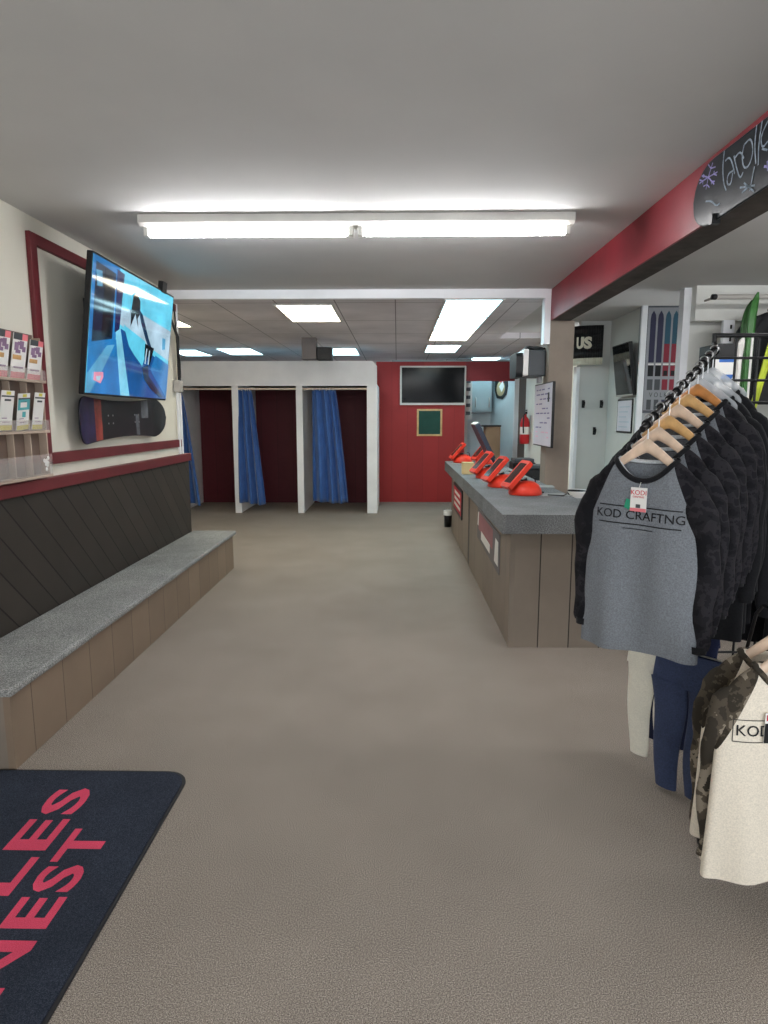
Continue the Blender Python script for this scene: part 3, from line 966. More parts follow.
# behind the counter: work table with printers, bin
t = thing('work_table', (1.95, 9.2, 0), 'low work table standing behind the counter', 'table')
B((1.62, 8.6, .70), (2.22, 9.6, .74), 'table_top', 'taupe', t, .004)
for x in (1.66, 2.18):
    for y in (8.65, 9.55):
        B((x - .025, y - .025, 0), (x + .025, y + .025, .70), 'leg', 'taupe', t)
for k, (x0, x1, y0, z1, lab) in enumerate(((1.70, 2.1, 8.7, 1.00, 'black printer on the work table behind the counter'), (1.66, 1.98, 9.15, 1.06, 'smaller black printer at the back of the work table'))):
    t = thing('printer', ((x0 + x1) / 2, y0, .74), lab, 'printer')
    B((x0, y0,   .741), (x1, y0 + .36, z1 - .05), 'body', 'black', t, .02)
    B((x0 + .02, y0 + .02, z1 - .05), (x1 - .02, y0 + .34, z1), 'lid', 'dgrey', t, .012)
    B((x0 + .06, y0 - .1, .78), (x1 - .06, y0 + .01, .795), 'paper_tray', 'silver', t)
p = aty(573.5, 492, 6.9)
t = thing('waste_bin', (1.92, 6.9, 0), 'black waste bin with white liner behind the counter by the pillar', 'bin')
Xb = Matrix.Translation((1.92, 6.9, 0))
MB().lathe([(0, .002), (.12, .002), (.155, .86), (.148, .86), (.115, .02), (0, .02)], 24, 0, Xb).build('bin_body', 'black', t)
MB().lathe([(.158, .80), (.162, .865), (.150, .87), (.146, .8)], 24, 0, Xb).build('bin_liner', 'card', t)
t = thing('small_bin', (.775, 9.6, 0), 'small dark bin with white rim on floor at far counter end', 'bin')
Xb = Matrix.Translation((.775, 9.6, 0))
MB().lathe([(0, .002), (.05, .002), (.062, .24), (.058, .24), (.045, .02), (0, .02)], 20, 0, Xb).build('bin_body', 'black', t)
MB().lathe([(.064, .18), (.066, .25), (.058, .255), (.056, .2)], 20, 0, Xb).build('bin_liner', 'card', t)

# ------------------------------------------------------------------ PILLAR FITTINGS
t = thing('whiteboard', (1.44, 6.5, 1.36), 'framed whiteboard of handwritten notes on the pillar facing the aisle', 'whiteboard')
Xw = WEST((1.478, 0, 0)); y0, y1, z0, z1 = 6.16, 6.95, 1.355, 1.985
MB().prism(rrect(-y1, z0, -y0, z1, .012, 3), -.012, .012, X=Xw).build('frame', 'black', t)
m = MB().prism([(-y1 + .012, z0 + .012), (-y0 - .015, z0 + .012), (-y0 - .015, z1 - .012), (-y1 + .012, z1 - .012)], .012, .014, 0, Xw)
rr = random.Random(3)
for k in range(11):
    zz = z1 - .07 - k * .047
    x = -y1 + .1
    while x < -y0 - .16:
        L = rr.uniform(.05, .16)
        if rr.random() < .75:
            m.prism([(x, zz), (min(x + L, -y0 - .08), zz), (min(x + L, -y0 - .08), zz + .014), (x, zz + .012)], .014, .015, 1 if k < 9 else 2, Xw)
        x += L + .04
m.box((-y0 - .18, z1 - .19, .014), (-y0 - .12, z1 - .10, .016), 3, Xw)
m.build('writing_surface', ['board_white', 'ink', 'ink_pink', 'ink_black'], t)
B((1.478, 6.45, 1.5), (1.5, 6.53, 1.9), 'mount_plate', 'dgrey', t)

t = thing('wall_speaker', (1.42, 6.9, 2.0), 'grey box loudspeaker with pale front rim mounted high on the pillar', 'speaker')
Ys = 6.62; A = lambda px, py: aty(px, py, Ys)
pa, pb = A(529, 350), A(548, 376)
B((pa.x, Ys, pb.z), (1.495, Ys + .42, pa.z), 'cabinet', 'dgrey', t, .012)
pc = A(524, 350)
B((pc.x, Ys - .005, pb.z + .005), (pa.x, Ys + .42, pa.z + .01), 'front_rim', 'card', t, .008)
pd = A(517, 352)
MB().prism(rrect(Ys + .02, pb.z - .01, Ys + .40, pa.z - .02, .05, 5), 0, pc.x - pd.x, X=PM((pd.x, 0, 0), (0, 1, 0), (0, 0, 1))).build('grille', 'black', t, .01)
m = MB().grid(14, 8, lambda a, b: (pc.x + .02 + (1.48 - pc.x) * a, Ys + .05 + .3 * b, pa.z + .012 + .05 * math.sin(PI * a) * math.sin(PI * b) + .012 * math.sin(9 * a)))
m.build('dust_cover', 'black', t, solid=.01)
B((1.46, Ys + .15, pb.z - .06), (1.497, Ys + .25, pb.z), 'bracket', 'steel', t)

# ------------------------------------------------------------------ RED WALL FITTINGS
a, b = aty(400, 366, 12.44), aty(465.5, 405, 12.44)
t = thing('television', ((a.x + b.x) / 2, 12.4, b.z), 'switched-off television in a pale frame on the red wall', 'television')
X = FRONT((0, 12.459, 0))
MB().prism(rrect(a.x, b.z, b.x, a.z, .01, 2), 0, .05, X=X).build('frame', paint('pale_silver_bezel', (206, 196, 188), .4), t)
MB().prism([(a.x + .035, b.z + .04), (b.x - .03, b.z + .04), (b.x - .03, a.z - .03), (a.x + .035, a.z - .03)], .05, .052, X=X).build('screen', 'black_gloss', t)
a, b = aty(417, 409, 12.44), aty(442, 436, 12.44)
t = thing('chalkboard', ((a.x + b.x) / 2, 12.44, b.z), 'small green chalkboard in a light wood frame under the wall television', 'chalkboard')
w = .035
m = MB()
m.box((a.x, b.z, 0), (b.x, b.z + w, .022), 0, X); m.box((a.x, a.z - w, 0), (b.x, a.z, .022), 0, X)
m.box((a.x, b.z + w, 0), (a.x + w, a.z - w, .022), 0, X); m.box((b.x - w, b.z + w, 0), (b.x, a.z - w, .022), 0, X)
m.build('frame', 'wood_frame', t)
MB().box((a.x + w, b.z + w, 0), (b.x - w, a.z - w, .01), 0, X).build('board', 'chalk_green', t)
tag(MB().box((-1.185, 9.62, 2.48), (-.96, 9.82, 2.665)).build('wall_speaker', 'black', bevel=.012), 'small black loudspeaker on the grey boxed column above the booths', 'speaker')
m = MB()
for k, (x, w_, h_) in enumerate(((.95, .5, .05), (1.35, .3, .04))):
    m.box((x, 12.7, 2.716), (x + w_, 12.9, 2.716 + h_))
    break
B_ = m.build('cable_tray', 'black'); B_.location.z = 2.70; tag(B_, 'dark tray lying above the red wall top near the ceiling', 'tray')
B((.95, 12.565, 2.66), (1.45, 12.95, 2.70), 'trim_12', 'blue_grey', None, 0, 'structure')

# back room seen through the red opening
t = thing('storage_cabinet', (1.72, 13.8, 1.75), 'blue-grey wall cabinet in the back room behind the red header', 'cabinet')
B((1.35, 13.62, 1.75), (1.98, 13.98, 2.75), 'cabinet_body', 'blue_grey', t, .004)
B((1.36, 13.60, 1.78), (1.97, 13.62, 2.72), 'door_panel', 'blue_grey', t, .003)
for x in (1.64, 1.92):
    MB().tube([(x, 13.6, 2.05), (x, 13.56, 2.05), (x, 13.56, 1.86), (x, 13.6, 1.86)], .012, 8).build('pull_handle', 'silver', t)
t = thing('hook_strip', (1.42, 13.6, 1.7), 'white strip with rows of dark fittings inside the red opening', 'rail')
B((1.36, 13.2, 1.60), (1.52, 13.23, 2.55), 'strip', 'offwhite', t)
for z in (1.72, 1.88, 2.04, 2.20, 2.36):
    MB().box((1.40, 13.14, z - .03), (1.48, 13.20, z + .04)).build('fitting', 'dgrey', t, .008)
B((1.38, 13.23, 0), (1.44, 13.26, 2.5), 'upright', 'offwhite', t)
p0, p1 = aty(485, 425, 12.2), aty(498, 461, 12.2)
t = thing('cardboard_box', (1.95, 12.2, 0), 'tall brown cardboard carton with black lid edge behind the monitor', 'box')
B((p0.x, 12.0, .002), (p1.x, 12.4, p0.z - .03), 'carton', 'cardboard', t, .004)
B((p0.x - .1, 11.98, p0.z - .03), (p1.x + .01, 12.41, p0.z), 'lid_edge', 'black', t, .004)
# round sticker on the light blue wall
p = atx(501, 391, 2.258)
t = thing('wall_emblem', (2.12, 13.3, 2.0), 'dark round emblem with tan and red shapes on the light blue wall', 'sign')
ew = V((-.26, 1.6, 0)).normalized(); X = PM(V((2.13, 13.3, 2.25)) + V((-ew.y, ew.x, 0)) * .004, -ew, (0, 0, 1))
k = .26
out = [(-.75 * k, -.2), (-.6 * k, -.27), (.2 * k, -.3), (.72 * k, -.2), (.9 * k, .0), (.82 * k, .3), (-.8 * k, .31), (-.95 * k, .25), (-.9 * k, -.05)]
m = MB().prism([(x * 1.7, y * .8) for x, y in out], 0, .01, 0, X)
m.lathe([(0, .013), (.17, .012), (.18, .01)], 20, 1, X @ Matrix.Diagonal((1.5, .85, 1, 1)) @ Matrix.Translation((-.02, -.03, 0)))
m.prism([(.1, .05), (.35, .2), (.25, .28), (-.1, .12)], .013, .015, 2, X)
m.prism([(.05, -.1), (.2, .0), (.1, .12), (-.12, .02)], .013, .0155, 3, X)
m.build('emblem_disc', ['black', paint('emblem_tan', (190, 168, 128), .6), 'red_print', 'card'], t)
# extinguisher
p = atx(526, 437, 2.2)
t = thing('fire_extinguisher', (2.2, 11.2, 1.02), 'red fire extinguisher hung on the white wall by the brown door', 'fire extinguisher')
Xe = Matrix.Translation((2.16, 11.30, 0))
MB().lathe([(0, 1.02), (.075, 1.02), (.08, 1.06), (.08, 1.36), (.06, 1.44), (.025, 1.48), (.025, 1.52), (0, 1.52)], 20, 0, Xe).build('cylinder_body', 'ext_red', t)
MB().lathe([(.081, 1.18), (.0815, 1.185), (.0815, 1.30), (.081, 1.305)], 20, 0, Xe).build('paper_label', 'card', t)
m = MB().box((2.145, 11.2, 1.52), (2.175, 11.36, 1.56)); m.box((2.15, 11.18, 1.57), (2.17, 11.34, 1.59))
m.build('valve_handle', 'black', t)
MB().tube([(2.16, 11.25, 1.54), (2.12, 11.21, 1.5), (2.11, 11.20, 1.35), (2.12, 11.2, 1.2)], .012, 8).build('hose', 'black', t)
B((2.24, 11.26, 1.2), (2.259, 11.34, 1.5), 'wall_hook', 'steel', t)

t.location = (2.2, 10.85, 1.20)

# ------------------------------------------------------------------ RIGHT ROOM
# wrap-round sign over the wall end
t = thing('wrapped_sign', (2.45, 8.5, 2.2), 'black wrap-round sign with cream letters over the white wall end', 'sign')
a = aty(578, 326, 8.45); b = aty(599, 364, 8.45)
zt, zb = a.z + .0, b.z - .02
m = MB()
path = [(2.20, 9.2), (2.21, 8.9), (2.225, 8.66), (2.245, 8.56), (2.29, 8.50), (2.36, 8.475), (2.50, 8.47), (2.635, 8.48)]


def pp(s_):
    s_ = max(0, min(.9999, s_)) * (len(path) - 1); i = int(s_); f = s_ - i
    return V((path[i][0] * (1 - f) + path[i + 1][0] * f, path[i][1] * (1 - f) + path[i + 1][1] * f, 0))


rows = [0, .22, .30, .36, .44, .52, .60, .82, .84, 1.0]
H_ = zt - zb
cols = [k / 30 for k in range(31)]
for i in range(30):
    for j in range(len(rows) - 1):
        mat_ = 1 if rows[j] >= .82 else 0
        q = []
        for s_, r_ in ((cols[i], rows[j]), (cols[i], rows[j + 1]), (cols[i + 1], rows[j + 1]), (cols[i + 1], rows[j])):
            p = pp(s_); p.z = zt - H_ * r_ + (0 if s_ > .5 else -.10 * (1 - s_ / .5)) + .03 * (s_ - .5)
            q.append(p)
        m.add(q, [(0, 1, 2, 3)], mat_, True)
m.build('sign_band', ['black', 'sign_cream'], t, solid=.015)
m = MB()
Xl = FRONT((0, 8.458, 0))


def conf(s0, zc, sc):
    def f(p):
        q = pp(s0 + p.x * sc); nrm = V((-(pp(s0 + p.x * sc + .01) - pp(s0 + p.x * sc - .01)).y, (pp(s0 + p.x * sc + .01) - pp(s0 + p.x * sc - .01)).x, 0))
        nrm = V((-abs(nrm.x), -abs(nrm.y), 0)).normalized()
        s_ = s0 + p.x * sc
        q = q + nrm * (.010 + p.z); q.z = zc + p.y + (0 if s_ > .5 else -.10 * (1 - s_ / .5)) + .03 * (s_ - .5)
        return q
    return f


m.text('US', .19, None, 0, .003, 'CENTER', conf(.72, zt - H_ * .45, 1.0), 1.1, .010)
m.text('U', .22, None, 0, .003, 'CENTER', conf(.30, zt - H_ * .10, .9), .8, .006)
m.build('lettering', 'sign_cream', t)
# coat hooks on the pale board
for k, (px, py, lab) in enumerate(((583.5, 404, 'upper left black coat hook on the pale wall board'), (601.5, 404, 'upper right black coat hook on the pale wall board'), (594.5, 431, 'lowest black coat hook on the pale wall board'))):
    p = aty(px, py, 8.58)
    t = thing('coat_hook', (p.x, 8.6, p.z - .05), lab, 'hook', 'black hooks on the wall board')
    B((p.x - .018, 8.585, p.z - .05), (p.x + .018, 8.599, p.z + .05), 'back_plate', 'black', t, .003)
    MB().tube([(p.x, 8.588, p.z - .02), (p.x, 8.55, p.z - .035), (p.x, 8.53, p.z), (p.x, 8.528, p.z + .03)], .008, 8).build('prong', 'black', t)
# tilted television
t = thing('television', (2.74, 7.95, 1.9), 'dark switched-off television tilted down on the far right wall', 'television')
c = V((2.68, 7.84, 2.2)); n = V((-.99, 0, -.13)).normalized(); u = V((0, -1, 0)); u = (u - n * u.dot(n)).normalized(); v_ = n.cross(u)
Xt = PM(c, u, v_)
MB().prism(rrect(-.285, -.305, .285, .305, .01, 2), -.04, 0, X=Xt).build('bezel', 'black', t)
MB().prism([(-.272, -.28), (.272, -.28), (.272, .293), (-.272, .293)], 0, .002, X=Xt).build('screen', 'grey_gloss', t)
MB().prism([(-.285, -.307), (.285, -.307), (.285, -.287), (-.285, -.287)], 0, .003, X=Xt).build('bottom_trim', 'silver', t)
MB().tube([c - n * .03, V((2.765, 7.84, 2.2))], .03, 10).build('mount_arm', 'black_metal', t)
t = thing('whiteboard', (2.76, 7.92, 1.46), 'small black-framed whiteboard below the tilted far television', 'whiteboard')
X = WEST((2.769, 0, 0)); y0, y1, z0, z1 = 7.66, 8.17, 1.46, 1.865
MB().prism(rrect(-y1, z0, -y0, z1, .01, 2), 0, .012, X=X).build('frame', 'black', t)
m = MB().prism([(-y1 + .02, z0 + .02), (-y0 - .02, z0 + .02), (-y0 - .02, z1 - .02), (-y1 + .02, z1 - .02)], .012, .014, 0, X)
for k in range(5):
    m.prism([(-y1 + .08, z1 - .1 - k * .06), (-y0 - .08 - .05 * (k % 3), z1 - .1 - k * .06), (-y0 - .08 - .05 * (k % 3), z1 - .088 - k * .06), (-y1 + .08, z1 - .088 - k * .06)], .014, .015, 1, X)
m.build('writing_surface', ['board_white', paint('pale_blue_ink', (176, 188, 202), .6)], t)
# ski banner
Yp = 7.495
a, b = aty(646, 306, Yp), aty(676.5, 413, Yp)
t = thing('ski_banner', ((a.x + b.x) / 2, Yp, b.z), 'grey display board of four pictured skis in navy, teal and crimson', 'banner')
X = FRONT((0, Yp, 0))
MB().box((a.x, b.z, 0), (b.x, a.z, .02), 0, X).build('frame', 'poster_rim', t)
m = MB().box((a.x + .025, b.z + .03, .02), (b.x - .025, a.z - .02, .022), 0, X)
W_ = b.x - a.x - .05; H_ = a.z - b.z - .05
for k in range(4):
    cx = a.x + .025 + W_ * (.16 + .227 * k); hw = .031
    y_ = lambda f: a.z - .03 - H_ * f
    cu = 1 if k < 2 else 2; cl = 1 if k < 2 else 3
    tip = [(cx - hw, y_(.10)), (cx - hw * .8, y_(.06)), (cx, y_(.02)), (cx + hw * .8, y_(.06)), (cx + hw, y_(.10))]
    m.prism([(cx - hw, y_(.34)), (cx + hw, y_(.34))] + tip[::-1], .022, .024, cu, X)
    m.prism([(cx - hw, y_(.52)), (cx + hw, y_(.52)), (cx + hw, y_(.34)), (cx - hw, y_(.34))], .022, .024, cl, X)
    m.prism([(cx - hw, y_(.655)), (cx + hw, y_(.655)), (cx + hw, y_(.55)), (cx - hw, y_(.55))], .022, .024, cl if k > 1 else 4, X)
    m.box((cx - hw * .7, y_(.65), .024), (cx + hw * .7, y_(.60), .025), 4, X)
    m.prism([(cx - hw, y_(.79)), (cx + hw, y_(.79)), (cx + hw, y_(.685)), (cx - hw, y_(.685))], .022, .024, cl if k > 1 else 5, X)
    m.box((cx - hw, y_(.545), .022), (cx + hw, y_(.53), .025), 6, X)
    m.prism([(cx - hw * .8, y_(.985)), (cx + hw * .8, y_(.985)), (cx + hw * .8, y_(.885)), (cx - hw * .8, y_(.885))], .022, .024, 5 if k != 2 else 1, X)
m.text('V O L K L', .075, FRONT(((a.x + b.x) / 2, Yp - .024, a.z - .03 - H_ * .84)), 5, .001, 'CENTER', None, .8)
m.build('printed_board', ['poster_grey', 'navy_ski', 'teal_ski', 'red_ski', 'ink_black', 'dgrey', 'card'], t)

# alcove fixtures: slotted uprights, rail, skis, jackets
Yu = 6.06
for k, (px, lab) in enumerate(((731, 'white slotted upright left of the green skis'),)):
    p = aty(px, 303, Yu)
    m = MB().box((p.x - .05, Yu, .01), (p.x + .05, Yu + .04, 2.52))
    for q in range(22):
        z = 2.46 - q * .11
        m.box((p.x + .008, Yu - .001, z - .018), (p.x + .026, Yu + .002, z + .018), 1)
    tag(m.build('slotted_upright', ['white', 'black']), lab, 'shelf upright')
pr = aty(712, 297, 5.95)
m = MB().tube([(pr.x, 5.95, pr.z), (pr.x + 1.6, 5.95, pr.z)], .022, 12)
m.tube([(pr.x + .03, 5.95, pr.z), (pr.x + .03, 6.139, pr.z)], .012, 8)
m.tube([(pr.x + 1.4, 5.95, pr.z), (pr.x + 1.4, 6.139, pr.z)], .012, 8)
m.lathe([(0, -.004), (.024, -.003), (.026, .03), (.022, .04)], 12, 1, PM((pr.x, 5.95, pr.z), (0, 1, 0), (0, 0, 1)))
tag(m.build('hanging_rail', ['silver', 'black']), 'pale metal clothes rail on the fascia above the green skis', 'rail')
# low black cabinet that carries the skis
t = thing('display_cabinet', (3.3, 5.75, 0), 'black low display cabinet under the skis behind the shirts', 'cabinet')
B((2.74, 5.5, .001), (4.6, 6.0, .84), 'cabinet_body', 'black', t, .006)
B((2.70, 5.47, .84), (4.63, 6.03, .87), 'cabinet_top', 'black', t, .006)


def ski(px, w, ztop, y, lean, mats, label, twist=0):
    p = aty(px, 340, y)
    t = thing('ski', (p.x, y, .87), label, 'ski', 'skis standing on the black cabinet')
    H0 = ztop - .87

    def fn(a, b):
        ww = w * (1 if b < .9 else math.sqrt(max(.02, 1 - ((b - .9) / .1) ** 2)))
        ww *= 1 - .18 * math.sin(PI * min(1, b / .9))
        yy = y - (.07 * ((b - .86) / .14) ** 2 if b > .86 else 0)
        return (p.x + lean * (b - .5) + (a - .5) * 2 * ww, yy, .872 + H0 * b)
    MB().grid(5, 40, fn).build('ski_body', mats[0], t, solid=.012)

    def fn2(a, b):
        q = fn(.5 + (a - .5) * .35, b * .82); return (q[0] + w * .45, q[1] - .009, q[2])
    MB().grid(3, 20, fn2).build('top_stripe', mats[1], t, solid=.003)


ski(744.5, .045, aty(745, 301, 5.8).z, 5.84, .01, ['green_ski', 'green_ski_lt'], 'dark green ski standing upright by the slotted upright')
ski(750, .034, aty(750, 294, 5.75).z, 5.74, .0, ['green_ski', 'card'], 'dark green ski with white stripe, in front of its pair')
ski(757, .034, aty(757, 322, 5.8).z, 5.80, .34, ['lime', 'lime'], 'lime yellow ski leaning diagonally right of the green skis')
ski(739, .035, aty(739, 338, 5.6).z, 5.60, .0, ['card', 'card'], 'narrow white ski left of the green pair')


def jacket(x, y, zs, label, w=.27):
    t = thing('jacket', (x, y, zs - .8), label, 'jacket', 'black jackets on the wall rail')

    def fn(a, b):
        q = 2 * PI * a
        hw = w * (.35 + .65 * min(1, b / .12) ** .6) if b < .12 else w * (1 + .05 * b)
        xx = hw * math.copysign(abs(math.cos(q)) ** .8, math.cos(q)); yy = (.05 + .03 * b) * math.copysign(abs(math.sin(q)) ** .8, math.sin(q)) + .012 * math.sin(16 * xx + 5 * b)
        return (x + xx, y + yy, zs - .82 * b)
    MB().grid(36, 20, fn, closed=True).build('jacket_body', 'jacket', t)
    for s_ in (-1, 1):
        MB().tube([(x + s_ * w * .8, y, zs - .07), (x + s_ * w * 1.12, y - .01, zs - .2), (x + s_ * w * 1.25, y - .02, zs - .42), (x + s_ * w * 1.25, y - .03, zs - .68)], [.07, .075, .07, .055], 14).build('sleeve', 'jacket', t)
    MB().tube([(x, y, zs - .02), (x, y, zs + .05), (x, 5.95, pr.z + .028), (x, 5.97, pr.z + .0)], .006, 8).build('hanger_hook', 'steel', t)
    MB().tube([(x + .09 * math.cos(a), y + .05 * math.sin(a), zs + .012) for a in [2 * PI * q / 14 for q in range(15)]], .022, 8, caps=False).build('collar', 'jacket', t)


for k, (x, lab) in enumerate(((3.40, 'black jacket on the wall rail, right of the green skis'), (4.15, 'black jacket on the wall rail, nearer the right wall'))):
    jacket(x, 5.95, pr.z - .12, lab)
# packed boxes on a stand beside the grid
t = thing('display_stand', (1.95, 4.1, 0), 'black narrow display stand behind the shirt rack', 'stand')
s0, s1 = aty(714, 390, 4.1), aty(739, 390, 4.1)
B((s0.x, 4.1, .001), (s1.x, 4.4, 1.80), 'stand_body', 'black', t, .004)
B((s0.x - .02, 4.08, 1.80), (s1.x + .02, 4.42, 1.83), 'stand_top', 'silver', t, .003)
p0, p1 = aty(718, 343, 4.1), aty(733, 357, 4.1)
t = thing('carton', ((s0.x + s1.x) / 2, 4.2, 1.83), 'small black carton with grey side strip on the display stand', 'box')
B((s0.x + .01, 4.12, 1.831), (s1.x - .03, 4.36, p0.z), 'carton_body', 'black', t, .004)
B((s1.x - .03, 4.12, 1.831), (s1.x - .005, 4.36, p0.z), 'carton_side', 'silver', t, .003)
a, b = aty(718, 358, 4.05), aty(737, 384, 4.05)
t = thing('label_card', ((a.x + b.x) / 2, 4.06, b.z), 'white card with blue marks on the front of the black stand', 'sign')
X = FRONT((0, 4.098, 0))
m = MB().box((a.x, b.z - .08, 0), (b.x, a.z, .004), 0, X)
m.box((a.x + .03, a.z - .022, .004), (b.x, a.z, .005), 1, X)
m.prism([(a.x + .035, b.z + .015), (b.x - .02, b.z + .015), (b.x - .005, b.z + .06), (a.x + .06, b.z + .06)], .004, .005, 1, X)
m.build('card_face', ['card', 'blue_print'], t)

# ------------------------------------------------------------------ SNOWBOARD SIGN ON THE BEAM
t = thing('snowboard_sign', (1.47, 2.6, 2.53), 'dark snowboard with chalk writing and snowflakes fixed along red beam', 'sign')
XB = 1.478
L_ = .80
bc = V((XB, 3.42 - L_, 2.703))
BX = PM(bc, (0, -1, 0), (0, 0, 1))
snowboard_mesh(BX, L_, .142, .132, lambda a, b: 0, .0, .014).build('deck', 'chalkdeck', t)
Z2 = lambda x, y: (680 + x / 7.32, 90 + y / 7.32)


def stroke(mb, pts, r=.004, mat=0):
    P = [atx(*Z2(x, y), XB - .003) for x, y in pts]
    # smooth the stroke
    for _ in range(2):
        Q = [P[0]]
        for i in range(len(P) - 1):
            Q += [P[i] * .75 + P[i + 1] * .25, P[i] * .25 + P[i + 1] * .75]
        P = Q + [P[-1]]
    k = len(P)
    vs, fs = [], []
    for i, p in enumerate(P):
        d = P[min(i + 1, k - 1)] - P[max(i - 1, 0)]
        nn = V((0, -d.z, d.y)); nn = nn.normalized() if nn.length > 1e-9 else V((0, 0, 1))
        vs += [p + nn * r, p - nn * r]
    for i in range(k - 1):
        fs.append((2 * i, 2 * i + 1, 2 * i + 3, 2 * i + 2))
    mb.add(vs, fs, mat)


m = MB()
for s_ in ([(325, 445), (312, 560), (318, 680), (338, 735)], [(330, 520), (362, 488), (385, 540), (400, 612)],
           [(388, 590), (350, 615), (342, 690), (372, 695), (386, 605)], [(395, 480), (410, 560), (440, 655), (462, 600)],
           [(400, 500), (440, 445), (468, 500)], [(470, 400), (520, 345), (538, 450), (505, 560), (465, 575), (452, 480), (470, 400)],
           [(562, 255), (545, 400), (555, 540)], [(602, 225), (575, 400), (572, 550)], [(644, 225), (590, 340), (600, 430), (644, 375)], [(600, 430), (640, 440)],
           [(545, 560), (510, 740)], [(438, 715), (548, 698)], [(468, 680), (540, 742)], [(452, 752), (522, 690)],
           [(188, 815), (230, 812), (266, 850), (292, 828)]):
    stroke(m, s_)
c0 = (207, 638)
for ex, ey in ((240, 532), (274, 600), (250, 690), (190, 728), (142, 684), (160, 628)):
    stroke(m, [c0, (ex, ey)], .0035, 1)
    mx, my = c0[0] + (ex - c0[0]) * .6, c0[1] + (ey - c0[1]) * .6
    dx, dy = (ex - c0[0]) * .32, (ey - c0[1]) * .32
    for r_ in (.9, -.9):
        stroke(m, [(mx, my), (mx + dx * math.cos(r_) - dy * math.sin(r_), my + dx * math.sin(r_) + dy * math.cos(r_))], .003, 1)
for ex, ey in ((640, 520), (644, 590), (615, 560)):
    stroke(m, [(640, 560), (ex, ey)], .005, 1)
m.build('chalk_writing', ['chalk', 'chalk_lilac'], t)
B((XB - .018, 3.17, 2.54), (1.499, 3.20, 2.585), 'hook_clip', 'black_metal', t)
B((XB + .014, 2.2, 2.62), (1.499, 3.2, 2.72), 'mount_block', 'black_metal', t)

# ------------------------------------------------------------------ GARMENT RACKS
FAR, NEAR = V((1.43, 2.98, 1.945)), V((.945, 2.46, 1.625))
t = thing('garment_rack', (1.75, 3.05, 0), 'black wire grid rack with a sloping notched arm for shirts', 'garment rack')
m = MB()
gx0, gx1, gy = 1.46, 2.07, 3.06
for k in range(7):
    x = gx0 + (gx1 - gx0) * k / 6
    m.tube([(x, gy, .08), (x, gy, 2.03)], .006 if 0 < k < 6 else .011, 8)
for k in range(20):
    z = .1 + 1.92 * k / 19
    m.tube([(gx0, gy - .008, z), (gx1, gy - .008, z)], .006 if k < 19 else .010, 8)
m.build('wire_grid', 'black_metal', t)
for x in (gx0 + .02, gx1 - .02):
    MB().tube([(x, gy - .3, .016), (x, gy + .3, .016)], .015, 8).build('foot', 'black_metal', t)
    MB().tube([(x, gy, .02), (x, gy, .1)], .012, 8).build('foot_stem', 'black_metal', t)
m = MB().tube([V((gx0, gy, 1.985)), FAR + (FAR - NEAR) * .02, NEAR - (FAR - NEAR) * .06], .012, 8)
d_ = (FAR - NEAR).normalized()
for k in range(11):
    p = NEAR + (FAR - NEAR) * (k / 10.0 - .05 + .05)
    m.tube([p - d_ * .008, p + d_ * .008], .019, 10)
m.build('sloping_arm', 'black_metal', t)
MB().tube([(1.83, gy - .01, 1.91), (1.855, 2.66, 1.875)], .012, 8).build('short_arm', 'black_metal', t)
lowa, lowb = V((1.44, 3.02, .80)), V((1.10, 2.73, .71))
MB().tube([(gx0, gy, .82), lowa, lowb], .012, 8).build('lower_arm', 'black_metal', t)
wd = V((.7, -.714, 0))
MB().tube([lowb - wd * .06, lowb + wd * .24], .010, 8).build('cross_bar', 'black_metal', t)

SH = [(0, .118, .028), (.012, .138, .030), (.028, .16, .032), (.048, .18, .034), (.07, .196, .035), (.10, .210, .036), (.14, .219, .037), (.17, .222, .038), (.21, .224, .040), (.28, .226, .040), (.36, .228, .041), (.44, .230, .042), (.52, .232, .044), (.60, .235, .046), (.67, .238, .048), (.72, .239, .048)]


def shlerp(d):
    for (d0, a0, b0), (d1, a1, b1) in zip(SH, SH[1:]):
        if d <= d1:
            f = max(0, (d - d0) / (d1 - d0)); return a0 + (a1 - a0) * f, b0 + (b1 - b0) * f
    return SH[-1][1], SH[-1][2]


ZO = -.156


def fold(x, d, ph):
    A_ = .003 + .023 * (d / .72) ** 1.3
    return A_ * (math.sin(21 * x + 1.3 * math.sin(4 * d + ph) + ph) * .7 + math.sin(37 * x + ph * 2 + 2 * d) * .3)


def yfront(x, z, ph):
    d = ZO - z; hw, ht = shlerp(d); q = min(1, abs(x / hw))
    return -ht * (1 - q ** 2.5) ** .4 + fold(x, d, ph) * (1 - q ** 4)


